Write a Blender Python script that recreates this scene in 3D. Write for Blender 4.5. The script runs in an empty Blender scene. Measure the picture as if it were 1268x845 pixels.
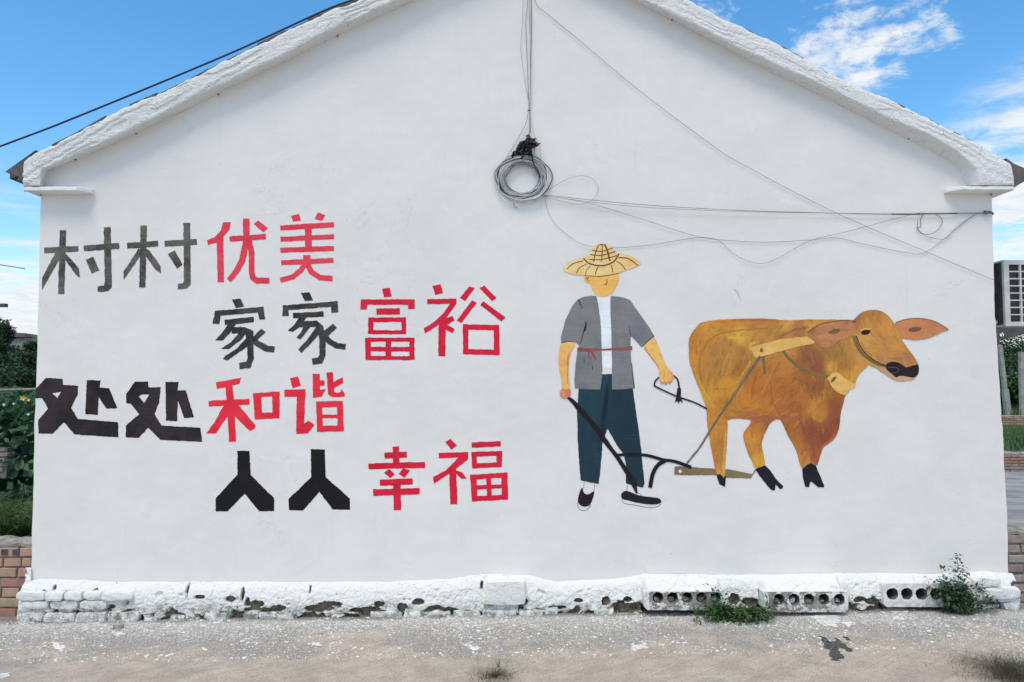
import bpy, bmesh, math, random
import numpy as np
from mathutils import Vector, Matrix, noise
from mathutils.geometry import delaunay_2d_cdt
S = bpy.context.scene
COL = S.collection
R = math.radians
rng = random.Random(11)

# ------------------------------------------------------------------ camera
EYE = 1.55; PITCH = R(3.0); F = 916.0; CX, CY = 634.0, 422.5
cd = bpy.data.cameras.new('camera'); cam = bpy.data.objects.new('camera', cd); COL.objects.link(cam)
cam.location = (0, 0, EYE); cam.rotation_euler = (R(90) + PITCH, 0, 0)
cd.sensor_width = 36; cd.lens = F / 1268 * 36; cd.clip_start = 0.05; cd.clip_end = 4000
S.camera = cam

def pray(px, py):
    x = (px - CX) / F; y = (CY - py) / F
    c, s = math.cos(PITCH), math.sin(PITCH)
    return Vector((x, c - y * s, s + y * c))
def at(px, py, Y):                 # point of the photograph on the vertical plane at distance Y
    d = pray(px, py); t = Y / d.y
    return Vector((d.x * t, Y, EYE + d.z * t))

# ------------------------------------------------------------------ light
SUN_EL, SUN_AZ = 62.0, 204.0       # azimuth: from +Y clockwise
sd = bpy.data.lights.new('sun', 'SUN'); sun = bpy.data.objects.new('sun', sd); COL.objects.link(sun)
sd.energy = 2.05; sd.angle = R(24); sd.color = (1.0, 0.885, 0.73)
az, el = R(SUN_AZ), R(SUN_EL)
sdir = Vector((math.sin(az) * math.cos(el), math.cos(az) * math.cos(el), math.sin(el)))
sun.rotation_euler = sdir.to_track_quat('Z', 'Y').to_euler()
S.view_settings.view_transform = 'Standard'; S.view_settings.look = 'None'
S.view_settings.exposure = 0.0; S.view_settings.gamma = 1.0
S.view_settings.use_curve_mapping = False

# ------------------------------------------------------------------ node helper
class NT:
    def __init__(s, tree): s.t = tree; s.n = tree.nodes; s.l = tree.links
    def node(s, typ, ins=None, **kw):
        n = s.n.new(typ)
        for k, v in kw.items(): setattr(n, k, v)
        for k, v in (ins or {}).items():
            i = n.inputs[k]
            if isinstance(v, bpy.types.NodeSocket): s.l.new(v, i)
            elif isinstance(v, (tuple, list)) and i.type == 'RGBA': i.default_value = tuple(v) + (1,) * (4 - len(v))
            else: i.default_value = v
        return n
    def m(s, op, a, b=0.0, c=0.0, clamp=False):
        n = s.node('ShaderNodeMath', operation=op, use_clamp=clamp)
        for i, v in enumerate((a, b, c)):
            if isinstance(v, bpy.types.NodeSocket): s.l.new(v, n.inputs[i])
            else: n.inputs[i].default_value = v
        return n.outputs[0]
    def ss(s, v, a, b, lo=0.0, hi=1.0):
        n = s.node('ShaderNodeMapRange', interpolation_type='SMOOTHSTEP')
        s.l.new(v, n.inputs[0])
        for i, q in enumerate((a, b, lo, hi)): n.inputs[i + 1].default_value = q
        return n.outputs[0]
    def mix(s, f, a, b, bt='MIX'):
        n = s.node('ShaderNodeMix', data_type='RGBA', blend_type=bt)
        for i, v in ((0, f), (6, a), (7, b)):
            if isinstance(v, bpy.types.NodeSocket): s.l.new(v, n.inputs[i])
            elif isinstance(v, (tuple, list)): n.inputs[i].default_value = tuple(v[:3]) + (1,)
            else: n.inputs[i].default_value = v
        return n.outputs[2]
    def noise(s, vec, scale, detail=4, rough=.55, dist=0.0, out=0):
        n = s.node('ShaderNodeTexNoise'); s.l.new(vec, n.inputs['Vector'])
        n.inputs['Scale'].default_value = scale; n.inputs['Detail'].default_value = detail
        n.inputs['Roughness'].default_value = rough; n.inputs['Distortion'].default_value = dist
        return n.outputs[out]
    def voro(s, vec, scale, feature='F1', rand=1.0, out='Distance'):
        n = s.node('ShaderNodeTexVoronoi', feature=feature); s.l.new(vec, n.inputs['Vector'])
        n.inputs['Scale'].default_value = scale; n.inputs['Randomness'].default_value = rand
        return n.outputs[out]
    def mapv(s, vec, scale=(1, 1, 1), loc=(0, 0, 0), rot=(0, 0, 0)):
        n = s.node('ShaderNodeMapping'); s.l.new(vec, n.inputs[0])
        n.inputs['Scale'].default_value = scale; n.inputs['Location'].default_value = loc
        n.inputs['Rotation'].default_value = rot
        return n.outputs[0]
    def bump(s, h, strength=.3, dist=.01, normal=None):
        n = s.node('ShaderNodeBump'); s.l.new(h, n.inputs['Height'])
        n.inputs['Strength'].default_value = strength; n.inputs['Distance'].default_value = dist
        if normal is not None: s.l.new(normal, n.inputs['Normal'])
        return n.outputs[0]

# ------------------------------------------------------------------ sky
w = bpy.data.worlds.new('World'); S.world = w; w.use_nodes = True
N = NT(w.node_tree); N.n.clear()
sky = N.node('ShaderNodeTexSky'); sky.sky_type = 'NISHITA'; sky.sun_disc = False
sky.sun_elevation = el; sky.sun_rotation = az; sky.altitude = 100; sky.air_density = 1.0
sky.dust_density = 0.6; sky.ozone_density = 2.0
hs = N.node('ShaderNodeHueSaturation', {'Color': sky.outputs[0], 'Saturation': 1.30, 'Value': 1.66, 'Hue': 0.493})
tc = N.node('ShaderNodeTexCoord').outputs['Generated']
sep = N.node('ShaderNodeSeparateXYZ'); N.l.new(tc, sep.inputs[0])
dx, dy, dz = sep.outputs
zz = N.m('ADD', N.m('MAXIMUM', dz, 0.0), 0.10)
pl = N.node('ShaderNodeCombineXYZ', {0: N.m('DIVIDE', dx, zz), 1: N.m('DIVIDE', dy, zz), 2: 0.3}).outputs[0]
nA = N.noise(N.mapv(pl, (1, 1.0, 1), (3.1, 1.7, 0), (0, 0, .5)), 2.3, 9, .62, .25)
nB = N.noise(N.mapv(pl, (1, 1.0, 1), (0.4, 5.2, 0)), 7.5, 8, .68, .5)
nC = N.noise(N.mapv(tc, (2.2, 2.2, 17.0), (1.3, .2, .45)), 2.2, 6, .55, .15)   # stretched banks near the horizon
nD = N.noise(N.mapv(tc, (1, 1, 2.4), (7.9, 3.1, 1), (0, .35, 0)), 13.0, 9, .66, .5)
nE = N.noise(N.mapv(tc, (1, 1, 2.0), (1.5, 2, 7)), 34.0, 6, .7, .3)
def near(px, py, r0, r1):
    d = pray(px, py).normalized()
    dn = N.node('ShaderNodeVectorMath', operation='DOT_PRODUCT')
    nm = N.node('ShaderNodeVectorMath', operation='NORMALIZE'); N.l.new(tc, nm.inputs[0])
    N.l.new(nm.outputs[0], dn.inputs[0]); dn.inputs[1].default_value = d
    return N.ss(dn.outputs['Value'], math.cos(R(r1)), math.cos(R(r0)))
g1 = N.m('MAXIMUM', near(1095, 20, 1.5, 7.5), N.m('MULTIPLY', near(1040, 62, 1.2, 6.5), 1.0))
g2 = N.m('MULTIPLY', near(895, -5, .5, 3.6), .8)
g3 = near(1335, 225, 4, 9.5)
sA = N.ss(nA, .36, .60)
band = N.ss(dz, .26, .12)
lowb = N.m('MULTIPLY', band, N.ss(nC, .40, .60))
hor = N.ss(dz, .155, .06)
low = N.m('MAXIMUM', lowb, N.m('MULTIPLY', hor, N.ss(nC, .25, .45, .72, 1)))
pt = N.ss(N.m('ADD', N.m('MULTIPLY', N.m('MAXIMUM', g1, g2), .44), N.m('ADD', N.m('MULTIPLY', nD, .62), N.m('MULTIPLY', nE, .38))), .84, 1.05)
pt3 = N.m('MULTIPLY', g3, N.ss(N.m('ADD', N.m('MULTIPLY', nC, .6), N.m('MULTIPLY', nB, .4)), .36, .55), clamp=True)
gen = N.m('MULTIPLY', N.m('MULTIPLY', sA, N.ss(nB, .30, .58)), N.m('MULTIPLY', N.ss(dy, .45, .2), .95))  # unseen clouds behind the camera, added to make the blue skylight more neutral
mask = N.m('MAXIMUM', N.m('MAXIMUM', low, pt), N.m('MAXIMUM', pt3, gen))
cl = N.mix(N.ss(nB, .3, .7), (5.6, 6.2, 6.7), (7.2, 7.2, 7.2))
out = N.mix(N.m('MULTIPLY', mask, .96, clamp=True), hs.outputs[0], cl)
bg = N.node('ShaderNodeBackground', {'Color': out, 'Strength': 0.135})
wo = N.node('ShaderNodeOutputWorld'); N.l.new(bg.outputs[0], wo.inputs[0])

# ------------------------------------------------------------------ materials
def lin(c): 
    c /= 255.0
    return c / 12.92 if c <= .04045 else ((c + .055) / 1.055) ** 2.4
def pc(r, g, b, k=0.80):           # paint colour from its look next to the white wall
    return tuple(min(.92, lin(v) / k) for v in (r, g, b))
def new_mat(name, rough=.85):
    m = bpy.data.materials.new(name); m.use_nodes = True
    T = NT(m.node_tree); b = T.n['Principled BSDF']; b.inputs['Roughness'].default_value = rough
    b.inputs['Specular IOR Level'].default_value = .3
    T.b = b; T.pos = T.node('ShaderNodeNewGeometry').outputs['Position']
    return m, T
def wall_normal(T, k=1.0):
    h1 = T.noise(T.pos, 2.2, 3, .5)
    h2 = T.noise(T.mapv(T.pos, (1, 1, 1.1), (0, 0, 0), (0, .4, 0)), 9, 5, .6, .6)
    h3 = T.noise(T.pos, 120, 3, .6)
    n = T.bump(h1, .28 * k, .05)
    n = T.bump(h2, .20 * k, .010, n)
    return T.bump(h3, .32 * k, .002, n)
def plaster(name='white_plaster', base=(.795, .78, .75), k=1.0, dirt=True):
    m, T = new_mat(name, .9)
    a = T.noise(T.pos, 1.3, 4, .6); b = T.noise(T.mapv(T.pos, (1, 1, 1.2), (0, 0, 0), (0, .5, 0)), 3.6, 6, .68, .8)
    f = T.m('ADD', T.m('MULTIPLY', a, .6), T.m('MULTIPLY', b, .4))
    c = T.mix(T.ss(f, .36, .62), tuple(v * .96 for v in base), tuple(v * 1.02 for v in base))
    pt = T.m('MULTIPLY', T.ss(T.noise(T.mapv(T.pos, (1, 1, 1.8), (3, 0, 9)), 2.4, 7, .75, 1.2), .585, .60), .30)
    c = T.mix(pt, c, tuple(min(.9, v * 1.07) for v in base))
    if dirt:
        sp = T.voro(T.pos, 6.5, rand=1.0); spd = T.noise(T.pos, 30, 3, .6)
        dots = T.ss(T.m('ADD', sp, T.m('MULTIPLY', spd, .03)), .036, .026)
        scr = T.noise(T.mapv(T.pos, (9, 9, 48), (2, 0, 3), (0, .25, 0)), 1, 5, .7, .6)
        scm = T.m('MULTIPLY', T.ss(scr, .685, .74), T.ss(T.noise(T.pos, 1.7, 2, .5, 0), .50, .6))
        st = T.noise(T.mapv(T.pos, (26, 26, 1.3)), 1, 3, .6)
        sm = T.m('MULTIPLY', T.ss(st, .62, .8), T.m('MULTIPLY', T.ss(a, .42, .62), .28))
        c = T.mix(T.m('MULTIPLY', dots, .8), c, (.2, .2, .19))
        hc = T.noise(T.mapv(T.pos, (1, 1, 1), (8, 0, 2)), 1.5, 7, .62, .9)
        hcm = T.m('MULTIPLY', T.ss(T.m('ABSOLUTE', T.m('SUBTRACT', hc, .5)), .0028, .0010), T.ss(T.noise(T.pos, 1.1, 3, .5), .54, .62))
        c = T.mix(T.m('MULTIPLY', hcm, .28), c, (.35, .35, .34))
        c = T.mix(T.m('MULTIPLY', scm, .22), c, (.42, .44, .46))
        c = T.mix(sm, c, (.62, .61, .57))
    T.l.new(c, T.b.inputs['Base Color']); T.l.new(wall_normal(T, k), T.b.inputs['Normal'])
    return m
def paint(name, c, c2=None, s=14, amt=1.0, rough=.6, streak=None, fleck=0.0):
    m, T = new_mat(name, max(rough, .75)); T.b.inputs['Specular IOR Level'].default_value = .12
    c2 = c2 or tuple(v * .6 for v in c)
    v = T.mapv(T.pos, streak or (1, 1, 1))
    n = T.noise(v, s, 6, .7, .6)
    n2 = T.noise(v, s * .3, 3, .6, .3)
    f = T.ss(T.m('ADD', T.m('MULTIPLY', n, .5), T.m('MULTIPLY', n2, .5)), .38, .64, 0, amt)
    col = T.mix(f, c, c2)
    br = T.noise(T.mapv(T.pos, (6, 6, 60), (0, 0, 0), (0, R(76), 0)), 1.0, 4, .7, .4)
    br2 = T.noise(T.mapv(T.pos, (7, 7, 75), (0, 0, 0), (0, R(8), 0)), 1.0, 4, .7, .4)
    bm_ = T.m('MULTIPLY', br, br2)
    col = T.mix(T.ss(bm_, .24, .38, 0, .20), col, tuple(v * .55 for v in c))
    col = T.mix(T.ss(bm_, .21, .12, 0, .12 + fleck * .35), col, tuple(min(.85, v * 1.5 + .05) for v in c))
    if fleck:
        fk = T.noise(T.pos, 95, 3, .7)
        col = T.mix(T.ss(fk, .70 - fleck * .05, .78), col, (.6, .6, .58))
    T.l.new(col, T.b.inputs['Base Color']); T.l.new(wall_normal(T, .8), T.b.inputs['Normal'])
    return m
def simple(name, c, c2=None, s=8, rough=.8, bumps=.3, bd=.01, spec=.3, det=5):
    m, T = new_mat(name, rough); T.b.inputs['Specular IOR Level'].default_value = spec
    c2 = c2 or tuple(v * .65 for v in c)
    n = T.noise(T.pos, s, det, .65)
    T.l.new(T.mix(T.ss(n, .35, .65), c, c2), T.b.inputs['Base Color'])
    T.l.new(T.bump(T.noise(T.pos, s * 5, 4, .6), bumps, bd), T.b.inputs['Normal'])
    return m
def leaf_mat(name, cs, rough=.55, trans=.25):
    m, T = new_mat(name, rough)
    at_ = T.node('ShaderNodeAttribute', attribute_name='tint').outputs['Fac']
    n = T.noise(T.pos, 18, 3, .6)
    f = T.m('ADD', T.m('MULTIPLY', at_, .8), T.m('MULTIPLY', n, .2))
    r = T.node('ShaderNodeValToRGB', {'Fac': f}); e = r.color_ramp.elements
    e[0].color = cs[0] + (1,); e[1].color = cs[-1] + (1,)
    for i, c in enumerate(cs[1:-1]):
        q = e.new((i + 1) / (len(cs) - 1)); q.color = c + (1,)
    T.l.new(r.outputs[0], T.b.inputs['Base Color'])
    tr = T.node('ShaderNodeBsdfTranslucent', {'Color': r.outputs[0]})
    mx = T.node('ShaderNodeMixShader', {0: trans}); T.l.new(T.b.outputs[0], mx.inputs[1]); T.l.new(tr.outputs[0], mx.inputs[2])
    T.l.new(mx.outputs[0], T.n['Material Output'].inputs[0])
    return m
def attr_mat(name, rough=.6):       # colour from the painter's strokes
    m, T = new_mat(name, rough)
    c = T.node('ShaderNodeAttribute', attribute_name='pigment').outputs['Color']
    n = T.noise(T.mapv(T.pos, (1, 1, 2.0), (0, 0, 0), (0, .5, 0)), 70, 4, .7)
    c = T.mix(T.ss(n, .5, .75, 0, .16), c, tuple((.30, .14, .03)))
    n3 = T.noise(T.mapv(T.pos, (40, 40, 150), (0, 0, 0), (0, R(-35), 0)), 1, 4, .7)
    c = T.mix(T.ss(n3, .56, .72, 0, .16), c, (.58, .36, .10))
    T.l.new(c, T.b.inputs['Base Color']); T.l.new(wall_normal(T, .8), T.b.inputs['Normal'])
    return m

M = {}
M['wall'] = plaster()
M['limewash'] = plaster('white_limewash', (.84, .84, .82), 1.6)
# chipped limewash over dark masonry
def chipped(name, white, under, under2, thr):
    m, T = new_mat(name, .9)
    wear = T.node('ShaderNodeAttribute', attribute_name='wear').outputs['Fac']
    n = T.noise(T.pos, 26, 6, .68, .4); n2 = T.noise(T.pos, 9, 3, .6)
    f = T.m('ADD', wear, T.m('MULTIPLY', T.m('SUBTRACT', T.m('ADD', T.m('MULTIPLY', n, .6), T.m('MULTIPLY', n2, .4)), .5), 2.4))
    un = T.mix(T.ss(T.noise(T.pos, 30, 4, .6), .4, .62), under, under2)
    cr = T.voro(T.mapv(T.pos, (11, 11, 17)), 1, 'DISTANCE_TO_EDGE')
    crack = T.m('MULTIPLY', T.ss(T.m('ADD', cr, T.m('MULTIPLY', T.noise(T.pos, 40, 3, .6), .05)), .034, .026), T.ss(n2, .44, .54))
    sc = T.ss(T.noise(T.mapv(T.pos, (1, 1, 2)), 44, 5, .7, .5), .60, .70)
    wh = T.mix(T.m('MULTIPLY', sc, .45), white, tuple(v * .62 for v in white))
    wh = T.mix(T.m('MULTIPLY', crack, .8), wh, (.16, .15, .13))
    zz = T.node('ShaderNodeSeparateXYZ', {0: T.pos}).outputs[2]
    gl = T.ss(T.m('ADD', zz, T.m('MULTIPLY', T.m('SUBTRACT', n2, .5), .20)), .15, .05)
    gm = T.m('MULTIPLY', gl, T.ss(T.noise(T.pos, 22, 6, .75, .5), .40, .60))
    wh = T.mix(T.m('MULTIPLY', gm, .62), wh, (.33, .32, .27))
    moss = T.m('MULTIPLY', gl, T.ss(T.noise(T.pos, 17, 6, .75), .50, .60))
    wh = T.mix(T.m('MULTIPLY', moss, .75), wh, (.13, .14, .08))
    c = T.mix(T.ss(f, thr, thr + .10), wh, un)
    T.l.new(c, T.b.inputs['Base Color'])
    h = T.m('SUBTRACT', T.noise(T.pos, 34, 6, .7), T.m('MULTIPLY', T.ss(f, thr, thr + .1), .5))
    T.l.new(T.bump(h, .9, .016), T.b.inputs['Normal'])
    return m
M['chipped'] = chipped('chipped_limewash', (.84, .84, .81), (.13, .115, .085), (.26, .22, .16), .62)
M['slab'] = chipped('weathered_concrete', (.80, .80, .76), (.36, .35, .31), (.24, .23, .20), .45)
M['hole'] = simple('dark_concrete', (.22, .21, .18), (.12, .12, .10), 20)  # darker concrete lining the slab holes
M['brick'] = simple('orange_brick', (.47, .30, .21), (.38, .25, .18), 9, .9, .5, .006)
M['brick2'] = simple('pale_brick', (.50, .35, .24), (.38, .27, .19), 12, .9, .5, .006)
M['brick3'] = simple('red_brick', (.38, .21, .15), (.28, .17, .12), 12, .9, .5, .006)
M['brickd'] = simple('old_dark_brick', (.33, .26, .225), (.22, .17, .15), 14, .9, .6, .008)
M['brickd2'] = simple('old_grey_brick', (.38, .33, .30), (.25, .21, .19), 14, .9, .6, .008)
M['mortar'] = simple('grey_mortar', (.27, .25, .22), (.16, .15, .13), 22, .95, .6, .01)
M['cap'] = simple('rough_cement_cap', (.42, .40, .36), (.26, .23, .19), 14, .95, .8, .015)
M['tile'] = simple('grey_roof_tile', (.085, .08, .085), (.15, .14, .14), 12, .8, .5, .01)
M['acw'] = simple('aged_white_metal', (.66, .67, .64), (.52, .52, .48), 9, .45, .1, .002, .5)
M['acd'] = simple('dark_grille', (.045, .045, .055), (.09, .09, .10), 60, .6, .3, .003)
M['iron'] = simple('dark_iron', (.06, .055, .055), (.10, .08, .07), 20, .6, .3, .003, .5)
M['pipe'] = simple('dull_galvanised_pipe', (.30, .29, .27), (.16, .14, .12), 14, .5, .2, .003, .5)
M['wireg'] = simple('grey_wire', (.10, .11, .13), (.2, .21, .22), 6, .55, .1, .001)
M['wirel'] = simple('pale_wire', (.52, .55, .56), (.3, .32, .33), 6, .5, .1, .001)
M['wirew'] = simple('white_wire', (.74, .75, .75), (.55, .57, .58), 6, .5, .1, .001)
M['wired'] = simple('black_wire', (.02, .022, .027), (.05, .05, .06), 10, .5, .1, .001)
M['navy'] = simple('black_cable_sheath', (.012, .02, .05), (.02, .03, .06), 4, .5, .05, .001)
M['tape'] = simple('black_tape', (.012, .013, .016), (.03, .03, .035), 30, .45, .4, .004, .5)
M['post'] = simple('grey_concrete_post', (.42, .41, .38), (.3, .29, .27), 6, .9, .5, .01)
M['bark'] = simple('brown_bark', (.10, .075, .055), (.06, .045, .035), 10, .95, .8, .02)
M['leafA'] = leaf_mat('dark_weed_leaf', [(.025, .06, .02), (.05, .115, .03), (.12, .21, .06)])
M['leafB'] = leaf_mat('shrub_leaf', [(.02, .05, .024), (.045, .10, .045), (.10, .18, .075)])
M['leafC'] = leaf_mat('squash_leaf', [(.018, .055, .03), (.035, .10, .05), (.08, .19, .08)])
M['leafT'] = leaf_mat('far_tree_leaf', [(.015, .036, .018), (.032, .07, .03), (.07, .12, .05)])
M['leafG'] = leaf_mat('green_grass_blade', [(.05, .10, .03), (.10, .19, .055), (.24, .34, .14)])
M['leafD'] = leaf_mat('dry_grass_blade', [(.03, .032, .018), (.085, .075, .045), (.22, .18, .11)], .8, .1)
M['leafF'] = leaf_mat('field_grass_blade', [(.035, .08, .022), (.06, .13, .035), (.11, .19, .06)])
M['petalY'] = simple('yellow_petal', (.62, .45, .10), (.72, .6, .22), 20, .6)
M['petalW'] = simple('white_petal', (.75, .78, .74), (.6, .65, .55), 20, .6)
M['flake'] = simple('lime_flake', (.83, .83, .80), (.66, .65, .62), 30, .9, .3, .002)
M['pebble'] = simple('grey_pebble', (.38, .37, .35), (.2, .19, .18), 25, .9, .3, .002)
M['pebbleT'] = simple('tan_pebble', (.5, .41, .33), (.36, .27, .21), 25, .9, .3, .002)
M['tar'] = simple('dark_stain', (.035, .035, .033), (.12, .115, .105), 60, .9, .4, .003)
M['limep'] = simple('spilled_limewash', (.84, .83, .80), (.5, .49, .46), 38, .9, .3, .003)

# ------------------------------------------------------------------ mesh helpers
class MB:
    def __init__(s): s.v = []; s.f = []; s.a = {}
    def add(s, vs, fs):
        b = len(s.v); s.v += [tuple(v) for v in vs]; s.f += [tuple(i + b for i in f) for f in fs]
    def box(s, x0, y0, z0, x1, y1, z1, rz=0.0, c=None):
        vs = [Vector((x, y, z)) for x in (x0, x1) for y in (y0, y1) for z in (z0, z1)]
        if rz:
            c = c or Vector(((x0 + x1) / 2, (y0 + y1) / 2, 0)); mt = Matrix.Rotation(rz, 3, 'Z')
            vs = [mt @ (v - Vector((c[0], c[1], 0))) + Vector((c[0], c[1], 0)) for v in vs]
        s.add(vs, [(0, 1, 3, 2), (4, 6, 7, 5), (0, 4, 5, 1), (2, 3, 7, 6), (0, 2, 6, 4), (1, 5, 7, 3)])
    def tube(s, pts, r, n=6, r1=None, cap=True):
        pts = [Vector(p) for p in pts]; k = len(pts); rings = []
        up = Vector((0, 0, 1)); prev = None
        for i, p in enumerate(pts):
            t = (pts[min(i + 1, k - 1)] - pts[max(i - 1, 0)]).normalized()
            if prev is None: prev = t.orthogonal().normalized()
            a = (prev - t * prev.dot(t))
            a = a.normalized() if a.length > 1e-6 else t.orthogonal().normalized()
            prev = a; b = t.cross(a)
            rr = r[i] if isinstance(r, (list, tuple)) else (r if r1 is None else r + (r1 - r) * i / (k - 1))
            rings.append([p + (a * math.cos(q) + b * math.sin(q)) * rr for q in [2 * math.pi * j / n for j in range(n)]])
        vs = [v for rg in rings for v in rg]; fs = []
        for i in range(k - 1):
            for j in range(n):
                fs.append((i * n + j, i * n + (j + 1) % n, (i + 1) * n + (j + 1) % n, (i + 1) * n + j))
        if cap: fs.append(tuple(range(n - 1, -1, -1))); fs.append(tuple((k - 1) * n + j for j in range(n)))
        s.add(vs, fs)
    def grid(s, P):                 # P[i][j] points
        n, m_ = len(P), len(P[0])
        s.add([p for row in P for p in row], [(i * m_ + j, i * m_ + j + 1, (i + 1) * m_ + j + 1, (i + 1) * m_ + j) for i in range(n - 1) for j in range(m_ - 1)])
    def build(s, name, mat, parent=None, smooth=False, tint=None, wear=None, kind=None, colors=None):
        me = bpy.data.meshes.new(name); me.from_pydata(s.v, [], s.f)
        if smooth: me.polygons.foreach_set('use_smooth', [True] * len(me.polygons))
        for nm, arr in (('tint', tint), ('wear', wear)):
            if arr is not None:
                a = me.attributes.new(nm, 'FLOAT', 'POINT'); a.data.foreach_set('value', arr)
        if colors is not None:
            a = me.attributes.new('pigment', 'FLOAT_COLOR', 'POINT'); a.data.foreach_set('color', np.asarray(colors, dtype=np.float32).ravel())
        me.update()
        return link(name, me, mat, parent, kind)
def link(name, me, mat, parent=None, kind=None):
    o = bpy.data.objects.new(name, me); COL.objects.link(o)
    if mat and not me.materials: me.materials.append(mat)
    if parent: o.parent = parent; o.matrix_parent_inverse = parent_inv(parent)
    if kind: o['kind'] = kind
    return o
def world_of(p):
    m = Matrix.Translation(p.location)
    return world_of(p.parent) @ p.matrix_parent_inverse @ m if p.parent else m
def parent_inv(p): return world_of(p).inverted()
def thing(name, label, cat, loc=(0, 0, 0), group=None):
    o = bpy.data.objects.new(name, None); COL.objects.link(o); o.location = loc
    o['label'] = label; o['category'] = cat
    if group: o['group'] = group
    return o
def tag(o, label, cat, group=None):
    o['label'] = label; o['category'] = cat
    if group: o['group'] = group
    return o
def nz(x, y, z=0.0, s=1.0): return noise.noise(Vector((x * s, y * s, z * s + 7.3)))
def gz(x, y=0): return 0.0128 * (max(-6.0, min(6.0, x)) + 3.2)

D = 4.90                            # the gable wall's face
def wp(px, py, off=0.0): return at(px, py, D - off)

def inpoly(x, y, poly):
    c = False; j = len(poly) - 1
    for i in range(len(poly)):
        xi, yi = poly[i]; xj, yj = poly[j]
        if (yi > y) != (yj > y) and x < (xj - xi) * (y - yi) / (yj - yi) + xi: c = not c
        j = i
    return c
def rough(poly, step, amp, seed=0.0):           # wobble an outline like a hand-held brush
    o = []
    for i, a in enumerate(poly):
        b = poly[(i + 1) % len(poly)]
        L = math.hypot(b[0] - a[0], b[1] - a[1]); n = max(1, int(L / step))
        for k in range(n):
            t = k / n; x = a[0] + (b[0] - a[0]) * t; y = a[1] + (b[1] - a[1]) * t
            j = amp if k else amp * .4
            o.append((x + nz(x * .9, y * .9, seed) * j, y + nz(x * .9 + 31, y * .9, seed) * j))
    return o
def smooth_poly(p, it=1):
    for _ in range(it):
        q = []
        for i in range(len(p)):
            a, b = p[i], p[(i + 1) % len(p)]
            q += [(a[0] * .75 + b[0] * .25, a[1] * .75 + b[1] * .25), (a[0] * .25 + b[0] * .75, a[1] * .25 + b[1] * .75)]
        p = q
    return p
def stroke(pts, w):
    if not isinstance(w, (list, tuple)): w = [w] * len(pts)
    L, Rr = [], []
    for i, p in enumerate(pts):
        a = pts[max(i - 1, 0)]; b = pts[min(i + 1, len(pts) - 1)]
        tx, ty = b[0] - a[0], b[1] - a[1]; l = math.hypot(tx, ty) or 1
        k = 1.0
        if 0 < i < len(pts) - 1:
            t1 = (p[0] - a[0], p[1] - a[1]); l1 = math.hypot(*t1) or 1
            k = min(1.5, 1 / max(.5, (t1[0] * tx + t1[1] * ty) / (l1 * l)))
        nx, ny = -ty / l * w[i] / 2 * k, tx / l * w[i] / 2 * k
        L.append((p[0] + nx, p[1] + ny)); Rr.append((p[0] - nx, p[1] - ny))
    return L + Rr[::-1]
def catmull(pts, n=6):
    o = []
    for i in range(len(pts) - 1):
        p0 = pts[max(i - 1, 0)]; p1 = pts[i]; p2 = pts[i + 1]; p3 = pts[min(i + 2, len(pts) - 1)]
        for k in range(n):
            t = k / n
            o.append(tuple(.5 * (2 * b + (c - a) * t + (2 * a - 5 * b + 4 * c - d) * t * t + (3 * b - a - 3 * c + d) * t ** 3) for a, b, c, d in zip(p0, p1, p2, p3)))
    o.append(tuple(pts[-1])); return o
def cdt(polys, holes=(), pts=()):
    vs, fs, es = [], [], []
    for p in polys:
        b = len(vs); vs += [Vector(q) for q in p]; fs.append(list(range(b, b + len(p))))
    for p in holes:
        b = len(vs); vs += [Vector(q) for q in p]; es += [(b + i, b + (i + 1) % len(p)) for i in range(len(p))]
    vs += [Vector(q) for q in pts]
    r = delaunay_2d_cdt(vs, es, fs, 1, 1e-5)
    V, Fc = r[0], r[2]
    if holes or len(polys) > 1:
        keep = []
        for f in Fc:
            x = sum(V[i][0] for i in f) / len(f); y = sum(V[i][1] for i in f) / len(f)
            if any(inpoly(x, y, h) for h in holes): continue
            if len(polys) > 1 and not any(inpoly(x, y, h) for h in polys): continue
            keep.append(f)
        Fc = keep
    return V, Fc
def wall_left_px(py): return 51 - (py - 237) * .027
def sheet(name, polys, mat, parent, layer=0, holes=(), jit=.55, step=2.6, off=None, colorfn=None, seed=0.0, grid=None):
    """flat paint on the wall: polygons in photograph pixels, laid on the wall plane"""
    polys = [rough(p, step, jit, seed) for p in polys]; holes = [rough(p, step, jit, seed + 3) for p in holes]
    pts = []
    if grid:
        xs = [q[0] for p in polys for q in p]; ys = [q[1] for p in polys for q in p]
        x = min(xs)
        while x < max(xs):
            y = min(ys)
            while y < max(ys):
                if any(inpoly(x, y, p) for p in polys): pts.append((x + rng.uniform(-.2, .2) * grid, y + rng.uniform(-.2, .2) * grid))
                y += grid
            x += grid
    V, Fc = cdt(polys, holes, pts)
    mb = MB(); o = off if off is not None else .0015 + .0006 * layer
    mb.v = []
    for v in V:
        x = max(v[0], wall_left_px(v[1]) - .25)
        mb.v.append(tuple(wp(x, v[1], o)))
    mb.f = [tuple(f) for f in Fc]
    cols = None
    if colorfn: cols = [colorfn(v[0], v[1]) for v in V]
    # faces towards the camera
    if mb.f:
        a, b, c = (Vector(mb.v[i]) for i in mb.f[0][:3])
        if (b - a).cross(c - a).y > 0: mb.f = [f[::-1] for f in mb.f]
    return mb.build(name, mat, parent, colors=cols)
def Z(x0, y0, s):
    return lambda *p: [(x0 + q[0] / s, y0 + q[1] / s) for q in p]
def ZS(x0, y0, s):
    return lambda w, *p: stroke([(x0 + q[0] / s, y0 + q[1] / s) for q in p], [v / s for v in w] if isinstance(w, (list, tuple)) else w / s)

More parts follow.
